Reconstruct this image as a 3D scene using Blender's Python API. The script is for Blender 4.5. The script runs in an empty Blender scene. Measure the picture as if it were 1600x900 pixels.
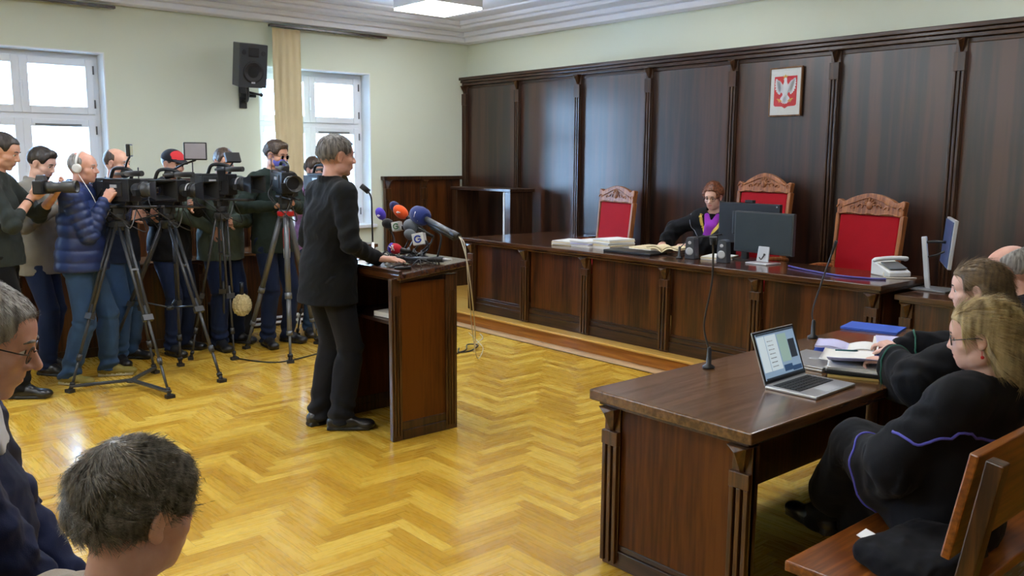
import bpy, math, random
import numpy as np
from mathutils import Vector, Matrix
from mathutils.bvhtree import BVHTree
rnd = random.Random(7)
SC = bpy.context.scene
COL = SC.collection
V3 = lambda *a: np.array(a, dtype=float)
def nrm(v):
    v = np.array(v, float); return v / (np.linalg.norm(v) + 1e-12)
def rz(deg):
    a = math.radians(deg); c, s = math.cos(a), math.sin(a)
    return np.array([[c, -s, 0], [s, c, 0], [0, 0, 1.0]])
def rx(deg):
    a = math.radians(deg); c, s = math.cos(a), math.sin(a)
    return np.array([[1.0, 0, 0], [0, c, -s], [0, s, c]])
def ry(deg):
    a = math.radians(deg); c, s = math.cos(a), math.sin(a)
    return np.array([[c, 0, s], [0, 1.0, 0], [-s, 0, c]])
def frame(d, up=(0, 0, 1)):
    """matrix whose columns are x, y=d, z"""
    y = nrm(d); x = np.cross(y, up)
    if np.linalg.norm(x) < 1e-4: x = np.cross(y, (0, 1, 0.01))
    x = nrm(x); z = np.cross(x, y)
    return np.array([x, y, z]).T
def srgb(r, g, b):
    f = lambda c: (c / 255 / 12.92) if c / 255 <= 0.04045 else ((c / 255 + 0.055) / 1.055) ** 2.4
    return (f(r), f(g), f(b), 1)

# ------------------------------------------------------------------ camera
FOC, CAMH = 1365.0, 1.68
def _cam():
    a = nrm((1600, 190, -FOC)); b = nrm((-1190, 208, -FOC))
    X, Y = -b, a; e = X @ Y
    X2 = nrm(X - e / 2 * Y); Y2 = nrm(Y - e / 2 * X); Z = np.cross(X2, Y2)
    return np.array([X2, Y2, Z])
CAMR = _cam()

# ------------------------------------------------------------------ materials
MATS = {}
def newmat(name):
    m = bpy.data.materials.new(name); m.use_nodes = True
    nt = m.node_tree; p = nt.nodes['Principled BSDF']
    MATS[name] = m
    return m, nt, p
def L(nt, a, b): nt.links.new(a, b)
def plain(name, col, rough=0.5, metal=0.0, bump=0.0, bscale=200, var=0.06, vscale=6, spec=None, sheen=0, coat=0, emit=None, estr=0):
    """a procedural material: base colour varied a little by noise, optional fine bump"""
    m, nt, p = newmat(name)
    tc = nt.nodes.new('ShaderNodeTexCoord')
    no = nt.nodes.new('ShaderNodeTexNoise'); no.inputs['Scale'].default_value = vscale; no.inputs['Detail'].default_value = 4
    L(nt, tc.outputs['Object'], no.inputs['Vector'])
    mx = nt.nodes.new('ShaderNodeMix'); mx.data_type = 'RGBA'
    c = np.array(col[:3])
    mx.inputs['A'].default_value = (*np.clip(c * (1 - var * 2), 0, 1), 1)
    mx.inputs['B'].default_value = (*np.clip(c * (1 + var * 2), 0, 1), 1)
    L(nt, no.outputs['Fac'], mx.inputs['Factor']); L(nt, mx.outputs['Result'], p.inputs['Base Color'])
    p.inputs['Roughness'].default_value = rough; p.inputs['Metallic'].default_value = metal
    if spec is not None: p.inputs['Specular IOR Level'].default_value = spec
    if sheen: p.inputs['Sheen Weight'].default_value = sheen
    if coat: p.inputs['Coat Weight'].default_value = coat
    if emit: p.inputs['Emission Color'].default_value = emit; p.inputs['Emission Strength'].default_value = estr
    if bump:
        n2 = nt.nodes.new('ShaderNodeTexNoise'); n2.inputs['Scale'].default_value = bscale; n2.inputs['Detail'].default_value = 3
        L(nt, tc.outputs['Object'], n2.inputs['Vector'])
        b = nt.nodes.new('ShaderNodeBump'); b.inputs['Strength'].default_value = bump; b.inputs['Distance'].default_value = 0.004
        L(nt, n2.outputs['Fac'], b.inputs['Height']); L(nt, b.outputs['Normal'], p.inputs['Normal'])
    return m
def wood(name, c1, c2, rough=0.3, axis='z', band=7.0, grain=60, coat=0.0, bandmix=0.5, spec=None, bump=.08):
    """veneer: broad bands and fine grain running along one axis"""
    m, nt, p = newmat(name)
    tc = nt.nodes.new('ShaderNodeTexCoord')
    st = {'z': (1, 1, 0.06), 'x': (0.06, 1, 1), 'y': (1, 0.06, 1)}[axis]
    s0 = {'z': (1, 1, 0.03), 'x': (0.03, 1, 1), 'y': (1, 0.03, 1)}[axis]
    def noise(scale, s, det):
        mp = nt.nodes.new('ShaderNodeMapping'); mp.inputs['Scale'].default_value = s
        L(nt, tc.outputs['Object'], mp.inputs['Vector'])
        n = nt.nodes.new('ShaderNodeTexNoise'); n.inputs['Scale'].default_value = scale; n.inputs['Detail'].default_value = det
        L(nt, mp.outputs['Vector'], n.inputs['Vector']); return n
    nb = noise(band, s0, 2); ng = noise(grain, st, 6)
    mth = nt.nodes.new('ShaderNodeMix'); mth.data_type = 'FLOAT'
    mth.inputs['Factor'].default_value = bandmix
    L(nt, ng.outputs['Fac'], mth.inputs['A']); L(nt, nb.outputs['Fac'], mth.inputs['B'])
    cr = nt.nodes.new('ShaderNodeValToRGB')
    cr.color_ramp.elements[0].position = 0.41; cr.color_ramp.elements[0].color = c1
    cr.color_ramp.elements[1].position = 0.59; cr.color_ramp.elements[1].color = c2
    L(nt, mth.outputs['Result'], cr.inputs['Fac']); L(nt, cr.outputs['Color'], p.inputs['Base Color'])
    p.inputs['Roughness'].default_value = rough
    if spec is not None: p.inputs['Specular IOR Level'].default_value = spec
    if coat: p.inputs['Coat Weight'].default_value = coat; p.inputs['Coat Roughness'].default_value = 0.12
    b = nt.nodes.new('ShaderNodeBump'); b.inputs['Strength'].default_value = bump; b.inputs['Distance'].default_value = 0.002
    L(nt, ng.outputs['Fac'], b.inputs['Height']); L(nt, b.outputs['Normal'], p.inputs['Normal'])
    return m

# ------------------------------------------------------------------ object helpers
INV = {}
def empty(name, loc, rot=0.0, R=None):
    o = bpy.data.objects.new(name, None); COL.objects.link(o)
    o.empty_display_size = 0.1
    M = Matrix.Translation(Vector(loc)) @ (Matrix(R.tolist()).to_4x4() if R is not None else Matrix.Rotation(math.radians(rot), 4, 'Z'))
    o.matrix_world = M
    A = np.array(M); INV[o.name] = np.linalg.inv(A)
    return o
def tag(o, label=None, cat=None, group=None, kind=None):
    if label: o['label'] = label
    if cat: o['category'] = cat
    if group: o['group'] = group
    if kind: o['kind'] = kind
    return o
def thing(name, label, cat, loc, rot=0.0, group=None, R=None):
    return tag(empty(name, loc, rot, R), label, cat, group)
def mesh_np(name, verts, quads, mats, midx=None, smooth=True):
    me = bpy.data.meshes.new(name)
    verts = np.asarray(verts, np.float32); quads = np.asarray(quads, np.int32)
    n = quads.shape[1]
    me.vertices.add(len(verts)); me.vertices.foreach_set('co', verts.ravel())
    me.loops.add(quads.size); me.loops.foreach_set('vertex_index', quads.ravel())
    me.polygons.add(len(quads)); me.polygons.foreach_set('loop_start', np.arange(0, quads.size, n, dtype=np.int32))
    for m in mats: me.materials.append(m)
    if midx is not None: me.polygons.foreach_set('material_index', np.asarray(midx, np.int32))
    me.polygons.foreach_set('use_smooth', np.full(len(quads), smooth, bool))
    me.update(calc_edges=True); me.validate()
    return me
class MB:
    def __init__(s): s.v = []; s.f = []; s.m = []; s.sm = []; s.cur = 0
    def add(s, vs, fs, smooth=False):
        b = len(s.v); s.v.extend([tuple(map(float, p)) for p in vs])
        for f in fs: s.f.append(tuple(b + i for i in f)); s.m.append(s.cur); s.sm.append(smooth)
        return s
    def box(s, x0, x1, y0, y1, z0, z1):
        return s.obox(((x0+x1)/2, (y0+y1)/2, (z0+z1)/2), ((x1-x0)/2, (y1-y0)/2, (z1-z0)/2))
    def obox(s, c, h, R=None, taper=1.0):
        c = np.array(c, float); R = np.eye(3) if R is None else R
        vs = []
        for sz in (-1, 1):
            t = taper if sz > 0 else 1.0
            for sx, sy in ((-1, -1), (1, -1), (1, 1), (-1, 1)):
                vs.append(c + R @ V3(sx*h[0]*t, sy*h[1]*t, sz*h[2]))
        return s.add(vs, [(3, 2, 1, 0), (4, 5, 6, 7), (0, 1, 5, 4), (1, 2, 6, 5), (2, 3, 7, 6), (3, 0, 4, 7)])
    def bar(s, a, b, w, h=None, up=(0, 0, 1)):
        a = np.array(a, float); b = np.array(b, float); h = h or w
        return s.obox((a+b)/2, (w/2, np.linalg.norm(b-a)/2, h/2), frame(b-a, up))
    def tube(s, pts, r, n=10, cap=True, smooth=True):
        pts = [np.array(p, float) for p in pts]; N = len(pts)
        rs = [r]*N if np.isscalar(r) else list(r)
        vs = []; prev = None
        for i, p in enumerate(pts):
            d = nrm((pts[min(i+1, N-1)] - pts[max(i-1, 0)]))
            if prev is None: x = frame(d)[:, 0]
            else: x = nrm(prev - d*(prev @ d))
            prev = x; y = np.cross(d, x)
            for k in range(n):
                a = 2*math.pi*k/n; vs.append(p + rs[i]*(math.cos(a)*x + math.sin(a)*y))
        fs = [(i*n+k, i*n+(k+1) % n, (i+1)*n+(k+1) % n, (i+1)*n+k) for i in range(N-1) for k in range(n)]
        s.add(vs, fs, smooth)
        if cap:
            b = len(s.v) - len(vs)
            s.f.append(tuple(b+k for k in reversed(range(n)))); s.m.append(s.cur); s.sm.append(False)
            s.f.append(tuple(b+(N-1)*n+k for k in range(n))); s.m.append(s.cur); s.sm.append(False)
        return s
    def lathe(s, prof, o=(0, 0, 0), d=(0, 0, 1), n=24, smooth=True):
        """prof: [(r, h)...] along axis d from o"""
        o = np.array(o, float); d = nrm(d); F = frame(d); x, z = F[:, 0], F[:, 2]
        vs = []
        for r, h in prof:
            for k in range(n):
                a = 2*math.pi*k/n; vs.append(o + d*h + max(r, 1e-5)*(math.cos(a)*x - math.sin(a)*z))
        fs = [(i*n+k, i*n+(k+1) % n, (i+1)*n+(k+1) % n, (i+1)*n+k) for i in range(len(prof)-1) for k in range(n)]
        s.add(vs, fs, smooth)
        b = len(s.v) - len(vs); N = len(prof)
        s.f.append(tuple(b+k for k in reversed(range(n)))); s.m.append(s.cur); s.sm.append(False)
        s.f.append(tuple(b+(N-1)*n+k for k in range(n))); s.m.append(s.cur); s.sm.append(False)
        return s
    def ball(s, c, r, R=None, n=16, m=10):
        c = np.array(c, float); r = (r, r, r) if np.isscalar(r) else r; R = np.eye(3) if R is None else R
        vs = []
        for i in range(m+1):
            t = math.pi*i/m
            for k in range(n):
                a = 2*math.pi*k/n
                vs.append(c + R @ V3(r[0]*max(math.sin(t), 1e-3)*math.cos(a), r[1]*max(math.sin(t), 1e-3)*math.sin(a), r[2]*math.cos(t)))
        fs = [((i+1)*n+k, (i+1)*n+(k+1) % n, i*n+(k+1) % n, i*n+k) for i in range(m) for k in range(n)]
        return s.add(vs, fs, True)
    def prism(s, poly, o, ax, ay, depth):
        """extruded 2-D polygon (counter-clockwise in ax, ay); depth along ax x ay"""
        o = np.array(o, float); ax = np.array(ax, float); ay = np.array(ay, float); n = nrm(np.cross(ax, ay)); N = len(poly)
        vs = [o + ax*p[0] + ay*p[1] for p in poly] + [o + ax*p[0] + ay*p[1] + n*depth for p in poly]
        fs = [tuple(reversed(range(N))), tuple(range(N, 2*N))] + [(i, (i+1) % N, N+(i+1) % N, N+i) for i in range(N)]
        return s.add(vs, fs)
    def grid(s, fn, nu, nv, thick=0.0, smooth=True):
        """sheet from fn(u,v)->(point); optional thickness along the normal"""
        P = np.array([[fn(i/nu, j/nv) for j in range(nv+1)] for i in range(nu+1)], float)
        W = nv+1
        fs = [(i*W+j, (i+1)*W+j, (i+1)*W+j+1, i*W+j+1) for i in range(nu) for j in range(nv)]
        if not thick: return s.add(P.reshape(-1, 3), fs, smooth)
        du = np.gradient(P, axis=0); dv = np.gradient(P, axis=1); N = np.cross(du, dv); N /= np.linalg.norm(N, axis=2, keepdims=True)+1e-9
        Q = P - N*thick; n0 = W*(nu+1)
        vs = np.concatenate([P.reshape(-1, 3), Q.reshape(-1, 3)])
        f2 = [tuple(n0+i for i in reversed(f)) for f in fs]
        ring = [i*W for i in range(nu+1)] + [nu*W+j for j in range(1, W)] + [i*W+nv for i in range(nu-1, -1, -1)] + [j for j in range(nv-1, 0, -1)]
        fr = [(ring[k], n0+ring[k], n0+ring[(k+1) % len(ring)], ring[(k+1) % len(ring)]) for k in range(len(ring))]
        fr = [tuple(reversed(f)) for f in fr]
        return s.add(vs, fs+f2+fr, smooth)
    def build(s, name, mats, parent=None, world=False, bev=0.0, seg=2):
        me = bpy.data.meshes.new(name)
        vs = np.array(s.v)
        if world and parent is not None:
            A = chain_inv(parent); vs = vs @ A[:3, :3].T + A[:3, 3]
        me.from_pydata(vs.tolist(), [], s.f)
        if not isinstance(mats, (list, tuple)): mats = [mats]
        for m in mats: me.materials.append(m)
        me.polygons.foreach_set('material_index', s.m); me.polygons.foreach_set('use_smooth', s.sm)
        me.update()
        o = bpy.data.objects.new(name, me); COL.objects.link(o)
        if parent is not None: o.parent = parent
        if bev:
            b = o.modifiers.new('bevel', 'BEVEL'); b.width = bev; b.segments = seg; b.limit_method = 'ANGLE'; b.angle_limit = math.radians(40)
            b.harden_normals = False
        return o
def chain_inv(o):
    A = np.eye(4); chain = []
    while o is not None: chain.append(o); o = o.parent
    for c in reversed(chain): A = INV.get(c.name, np.eye(4)) @ A
    return A
def part_np(name, verts, quads, mats, midx, parent):
    me = mesh_np(name, verts, quads, mats, midx)
    o = bpy.data.objects.new(name, me); COL.objects.link(o)
    if parent is not None: o.parent = parent
    return o
def spline(pts, n=8):
    """Catmull-Rom through pts"""
    P = [np.array(p, float) for p in pts]; P = [2*P[0]-P[1]] + P + [2*P[-1]-P[-2]]; out = []
    for i in range(1, len(P)-2):
        for k in range(n):
            t = k/n; a, b, c, d = P[i-1:i+3]
            out.append(0.5*((2*b) + (-a+c)*t + (2*a-5*b+4*c-d)*t*t + (-a+3*b-3*c+d)*t**3))
    out.append(P[-2]); return out
def copy_tree(o, parent=None):
    c = o.copy(); COL.objects.link(c); c.parent = parent
    for k in ('label', 'category', 'group'):
        pass
    for ch in o.children: copy_tree(ch, c)
    return c

# ------------------------------------------------------------------ distance fields -> one continuous surface
class Field:
    def __init__(s, vox=0.006):
        s.vox = vox; s.p = []; s.R = np.eye(3); s.T = np.zeros(3)
    def at(s, R=None, T=None):
        s.R = np.eye(3) if R is None else R; s.T = np.zeros(3) if T is None else np.array(T, float); return s
    def W(s, p): return s.R @ np.array(p, float) + s.T
    def cap(s, a, b, r1, r2=None, lab=0, k=0.02, op='u', flat=None, rings=None):
        """tapered capsule; flat=(axis, f): thinner by f along axis"""
        r2 = r1 if r2 is None else r2
        if flat is not None: flat = (nrm(s.R @ np.array(flat[0], float)), flat[1])
        s.p.append(dict(t='c', a=s.W(a), b=s.W(b), r1=r1, r2=r2, lab=lab, k=k, op=op, flat=flat, rings=rings)); return s
    def ell(s, c, r, lab=0, k=0.02, op='u', rot=None):
        r = np.array((r, r, r) if np.isscalar(r) else r, float)
        s.p.append(dict(t='e', c=s.W(c), r=r, M=s.R @ (np.eye(3) if rot is None else rot), lab=lab, k=k, op=op, rings=None)); return s
    def box(s, c, h, rad=0.01, lab=0, k=0.01, op='u', rot=None):
        s.p.append(dict(t='b', c=s.W(c), h=np.array(h, float), rad=rad, M=s.R @ (np.eye(3) if rot is None else rot), lab=lab, k=k, op=op, rings=None)); return s
    def mesh(s, disp=None, clip=None, clean=None):
        v = s.vox; los = []; his = []
        for p in s.p:
            if p['t'] == 'c':
                r = max(p['r1'], p['r2']); lo = np.minimum(p['a'], p['b'])-r; hi = np.maximum(p['a'], p['b'])+r
            elif p['t'] == 'e':
                e = np.sqrt(((p['M']*p['r'])**2).sum(1)); lo = p['c']-e; hi = p['c']+e
            else:
                e = (np.abs(p['M'])*(p['h']+p['rad'])).sum(1); lo = p['c']-e; hi = p['c']+e
            p['lo'], p['hi'] = lo, hi
            if p['op'] == 'u': los.append(lo); his.append(hi)
        lo = np.min(los, 0)-4*v; hi = np.max(his, 0)+4*v
        if clip is not None:
            lo = np.maximum(lo, clip[0]); hi = np.minimum(hi, clip[1])
        n = np.ceil((hi-lo)/v).astype(int)+1
        D = np.full(n, 1.0, np.float32); I = np.zeros(n, np.int16)
        for pi, p in enumerate(s.p):
            mar = p['k']+3*v
            i0 = np.clip(np.floor((p['lo']-mar-lo)/v).astype(int), 0, n); i1 = np.clip(np.ceil((p['hi']+mar-lo)/v).astype(int)+1, 0, n)
            if np.any(i1 <= i0): continue
            sl = tuple(slice(a, b) for a, b in zip(i0, i1))
            X = (lo[0]+v*np.arange(i0[0], i1[0])).astype(np.float32)[:, None, None]
            Y = (lo[1]+v*np.arange(i0[1], i1[1])).astype(np.float32)[None, :, None]
            Z = (lo[2]+v*np.arange(i0[2], i1[2])).astype(np.float32)[None, None, :]
            if p['t'] == 'c':
                a = p['a']; ab = p['b']-a; L2 = float(ab @ ab)+1e-12
                x, y, z = X-a[0], Y-a[1], Z-a[2]
                t = np.clip((x*ab[0]+y*ab[1]+z*ab[2])/L2, 0, 1)
                x = x-t*ab[0]; y = y-t*ab[1]; z = z-t*ab[2]
                if p['flat'] is not None:
                    nn, f = p['flat']; c = (x*nn[0]+y*nn[1]+z*nn[2])*(1/f-1)
                    q = np.sqrt((x+c*nn[0])**2+(y+c*nn[1])**2+(z+c*nn[2])**2)
                    d = (q-(p['r1']+(p['r2']-p['r1'])*t))*(0.5+0.5*f)
                else:
                    d = np.sqrt(x*x+y*y+z*z)-(p['r1']+(p['r2']-p['r1'])*t)
            else:
                M = p['M']; c = p['c']; x, y, z = X-c[0], Y-c[1], Z-c[2]
                q = [x*M[0, i]+y*M[1, i]+z*M[2, i] for i in range(3)]
                if p['t'] == 'e':
                    r = p['r']; k0 = np.sqrt(sum((q[i]/r[i])**2 for i in range(3)))+1e-6
                    k1 = np.sqrt(sum((q[i]/r[i]**2)**2 for i in range(3)))+1e-6
                    d = k0*(k0-1)/k1
                else:
                    h = p['h']; g = [np.abs(q[i])-h[i] for i in range(3)]
                    d = np.sqrt(sum(np.maximum(g[i], 0)**2 for i in range(3)))+np.minimum(np.maximum(np.maximum(g[0], g[1]), g[2]), 0)-p['rad']
            A = D[sl]; k = p['k']
            if p['op'] == 'u':
                new = d < A; hh = np.maximum(k-np.abs(A-d), 0)/k
                D[sl] = np.minimum(A, d)-hh*hh*k/4
                Is = I[sl]; Is[new] = pi
            else:
                d = -d; hh = np.maximum(k-np.abs(A-d), 0)/k
                if p['lab'] >= 0 and p['op'] == 's!':
                    Is = I[sl]; Is[d > A] = pi
                D[sl] = np.maximum(A, d)+hh*hh*k/4
        if clip is not None:
            pass
        # never leave the surface open at the border of the grid
        for ax in range(3):
            for e in (0, -1):
                ix = [slice(None)]*3; ix[ax] = e; D[tuple(ix)] = np.maximum(D[tuple(ix)], v*0.5)
        V, Q, G = snets(D)
        ip = np.clip(np.round(V).astype(int), 0, n-1)
        pr = I[ip[:, 0], ip[:, 1], ip[:, 2]]
        P = V*v+lo
        if disp is not None:
            P = P+G*disp(P, G, pr)[:, None]
        lab = np.array([p['lab'] for p in s.p])[pr]
        if clean: P, Q, lab, pr = clean(P, Q, lab, pr)
        return P, Q, lab[Q[:, 0]], lab
def snets(D):
    n = D.shape; S = D < 0
    c = [S[a:n[0]-1+a, b:n[1]-1+b, e:n[2]-1+e] for a in (0, 1) for b in (0, 1) for e in (0, 1)]
    anyv = c[0].copy(); allv = c[0].copy()
    for q in c[1:]: anyv |= q; allv &= q
    act = np.argwhere(anyv & ~allv)
    idx = np.full((n[0]-1, n[1]-1, n[2]-1), -1, np.int32); idx[act[:, 0], act[:, 1], act[:, 2]] = np.arange(len(act))
    offs = [(a, b, e) for a in (0, 1) for b in (0, 1) for e in (0, 1)]
    val = {o: D[act[:, 0]+o[0], act[:, 1]+o[1], act[:, 2]+o[2]] for o in offs}
    acc = np.zeros((len(act), 3)); cnt = np.zeros(len(act))
    for o in offs:
        for ax in range(3):
            if o[ax] == 0:
                o2 = list(o); o2[ax] = 1; o2 = tuple(o2)
                a, b = val[o], val[o2]; cr = (a < 0) != (b < 0)
                t = np.where(cr, a/(a-b+1e-20*(a == b)), 0)
                p = np.tile(np.array(o, float), (len(act), 1)); p[:, ax] += t
                acc[cr] += p[cr]; cnt[cr] += 1
    V = act+acc/np.maximum(cnt, 1)[:, None]
    g = np.stack([sum((1 if o[ax] else -1)*val[o] for o in offs) for ax in range(3)], 1)
    g /= np.linalg.norm(g, axis=1, keepdims=True)+1e-9
    Qs = []
    for ax in range(3):
        u, w = [(1, 2), (2, 0), (0, 1)][ax]
        sl0 = [slice(1, -1)]*3; sl1 = [slice(1, -1)]*3
        sl0[ax] = slice(0, -1); sl1[ax] = slice(1, None)
        A, B = S[tuple(sl0)], S[tuple(sl1)]
        e = np.argwhere(A != B); base = e.copy()
        off = np.ones(3, int); off[ax] = 0; base = e+off
        def cell(du, dw):
            q = base.copy(); q[:, u] += du; q[:, w] += dw; return idx[q[:, 0], q[:, 1], q[:, 2]]
        q = np.stack([cell(-1, -1), cell(0, -1), cell(0, 0), cell(-1, 0)], 1)
        fl = ~A[e[:, 0], e[:, 1], e[:, 2]]
        q[fl] = q[fl][:, ::-1]
        Qs.append(q[(q >= 0).all(1)])
    return V, np.concatenate(Qs), g
def wrinkle(P, seed, scale, amp, st=(1, 1, 1), ridge=0.5):
    r = np.random.RandomState(seed); q = P*np.array(st)*scale; out = np.zeros(len(P))
    q = q+0.9*np.sin(q[:, [1, 2, 0]]*0.8+seed)+0.35*np.sin(q[:, [2, 0, 1]]*2.1+seed*2)
    a = 1.0; tot = 0
    for i in range(4):
        d = nrm(r.randn(3)); f = np.sin(q @ d*(1.6**i)+r.rand()*6.28)
        f = (1-ridge)*f+ridge*(1-2*np.abs(f)); out += a*f; tot += a; a *= 0.6
    return amp*out/tot
# ================================================================== camera, world, light
cam_d = bpy.data.cameras.new('camera'); cam = bpy.data.objects.new('camera', cam_d); COL.objects.link(cam)
cam.matrix_world = Matrix.Translation((0, 0, CAMH)) @ Matrix(CAMR.tolist()).to_4x4()
cam_d.sensor_width = 36; cam_d.lens = 36*FOC/1600; cam_d.clip_start = 0.05
SC.camera = cam
SC.view_settings.view_transform = 'Standard'; SC.view_settings.look = 'None'; SC.view_settings.gamma = 1.0
SC.view_settings.use_curve_mapping = False; SC.view_settings.exposure = 0.82
SC.cycles.use_denoising = True
SC.cycles.max_bounces = 8; SC.cycles.diffuse_bounces = 4; SC.cycles.glossy_bounces = 4; SC.cycles.transparent_max_bounces = 8
SC.cycles.sample_clamp_indirect = 6.0
w = bpy.data.worlds.new('world'); SC.world = w; w.use_nodes = True
nt = w.node_tree; bg = nt.nodes['Background']
sky = nt.nodes.new('ShaderNodeTexSky'); sky.sky_type = 'HOSEK_WILKIE'; sky.turbidity = 8.0; sky.sun_direction = (0.5, -0.6, 0.62); sky.ground_albedo = 0.6
mixw = nt.nodes.new('ShaderNodeMix'); mixw.data_type = 'RGBA'; mixw.inputs['Factor'].default_value = 0.75
L(nt, sky.outputs['Color'], mixw.inputs['A']); mixw.inputs['B'].default_value = (0.40, 0.65, 1.0, 1)
L(nt, mixw.outputs['Result'], bg.inputs['Color']); bg.inputs['Strength'].default_value = 28

# ================================================================== materials
m_wall = plain('wall_paint', srgb(216, 222, 204), 0.75, bump=0.05, bscale=60, var=0.02, vscale=1.3)
m_ceil = plain('ceiling_paint', srgb(238, 240, 248), 0.8, var=0.01)
m_white = plain('white_window_plastic', srgb(226, 230, 236), 0.35, var=0.01)
m_reveal = plain('white_reveal_plaster', srgb(228, 232, 234), 0.7, var=0.02)
m_panel = wood('dark_panel_veneer', srgb(26, 14, 9), srgb(66, 37, 22), 0.33, 'z', 9.0, 40, 0.0, 0.72, spec=1.0, bump=.02)
m_mould = wood('dark_moulding_wood', srgb(38, 22, 13), srgb(70, 44, 26), 0.3, 'z', 9.0, 50, 0.2, 0.3)
m_mouldx = wood('dark_moulding_wood_x', srgb(36, 20, 12), srgb(66, 40, 24), 0.3, 'x', 9.0, 50, 0.2, 0.3)
m_bench = wood('bench_veneer', srgb(40, 19, 7), srgb(90, 49, 19), 0.3, 'z', 7.0, 60, 0.25, 0.6)
m_benchx = wood('bench_top_veneer', srgb(48, 26, 14), srgb(82, 50, 28), 0.2, 'x', 7.0, 60, 0.4, 0.4)
m_benchp = wood('bench_pilaster_wood', srgb(48, 27, 11), srgb(88, 54, 24), 0.3, 'z', 20.0, 70, 0.2, 0.3)
m_desky = wood('desk_top_veneer', srgb(74, 48, 26), srgb(110, 76, 44), 0.2, 'y', 6.0, 50, 0.4, 0.4)
m_deskz = wood('desk_side_veneer', srgb(62, 28, 5), srgb(96, 52, 12), 0.34, 'z', 4.0, 60, 0.0, 0.6, spec=.25)
m_step = wood('step_wood', srgb(146, 86, 22), srgb(186, 120, 44), 0.3, 'x', 3.0, 40, 0.2, 0.4)
m_stepn = wood('step_nosing_wood', srgb(188, 140, 58), srgb(214, 170, 86), 0.3, 'x', 3.0, 40, 0.2, 0.4)
m_strip = wood('floor_edge_strip', srgb(176, 146, 106), srgb(206, 176, 134), 0.3, 'x', 3.0, 40, 0.2, 0.4)
m_chairw = wood('carved_chair_wood', srgb(112, 62, 28), srgb(164, 102, 54), 0.45, 'z', 12.0, 60, 0.0, 0.3)
m_seatw = wood('bench_seat_wood', srgb(102, 52, 14), srgb(150, 86, 30), 0.3, 'y', 6.0, 60, 0.3, 0.4)
m_black = plain('black_plastic', (0.012, 0.013, 0.015, 1), 0.38, var=0.05)
m_blackr = plain('black_rubber', (0.012, 0.012, 0.013, 1), 0.6, bump=0.2, bscale=400)
m_dgrey = plain('dark_grey_plastic', (0.035, 0.038, 0.042, 1), 0.4)
m_grey = plain('grey_plastic', (0.16, 0.17, 0.18, 1), 0.45)
m_silver = plain('silver_plastic', (0.55, 0.57, 0.6, 1), 0.35, 0.3)
m_chrome = plain('chrome', (0.8, 0.8, 0.82, 1), 0.15, 1.0)
m_alu = plain('brushed_aluminium', (0.6, 0.61, 0.63, 1), 0.32, 0.8)
m_tripod = plain('tripod_carbon', (0.034, 0.037, 0.041, 1), 0.35, var=0.1)
m_tripodg = plain('tripod_grey_metal', (0.13, 0.14, 0.15, 1), 0.35, 0.4)
m_paper = plain('paper', srgb(226, 226, 222), 0.7, var=0.015)
m_paperc = plain('cream_paper', srgb(226, 210, 170), 0.7, var=0.03)
m_paperl = plain('lilac_paper', srgb(196, 196, 232), 0.7, var=0.03)
m_redp = plain('red_plastic', srgb(200, 26, 30), 0.45)
m_cable = plain('black_cable', (0.01, 0.01, 0.012, 1), 0.5)
m_cablew = plain('white_cable', srgb(196, 190, 176), 0.5)
m_lens = plain('lens_glass', (0.01, 0.012, 0.03, 1), 0.06, spec=0.8, coat=1.0)
def emis(name, col, s):
    m, nt, p = newmat(name); p.inputs['Base Color'].default_value = col; p.inputs['Emission Color'].default_value = col; p.inputs['Emission Strength'].default_value = s; return m
m_lamp = emis('lamp_diffuser', (0.95, 0.97, 1.0, 1), 11.5)
# clear thin glass
m_glass = bpy.data.materials.new('window_glass'); m_glass.use_nodes = True
nt = m_glass.node_tree; nt.nodes.clear()
o_ = nt.nodes.new('ShaderNodeOutputMaterial'); tr = nt.nodes.new('ShaderNodeBsdfTransparent'); gl = nt.nodes.new('ShaderNodeBsdfGlossy'); mx = nt.nodes.new('ShaderNodeMixShader'); fr = nt.nodes.new('ShaderNodeFresnel')
gl.inputs['Roughness'].default_value = 0.02; fr.inputs['IOR'].default_value = 1.4; tr.inputs['Color'].default_value = (0.97, 0.985, 1, 1)
L(nt, fr.outputs[0], mx.inputs[0]); L(nt, tr.outputs[0], mx.inputs[1]); L(nt, gl.outputs[0], mx.inputs[2]); L(nt, mx.outputs[0], o_.inputs[0])

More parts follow.
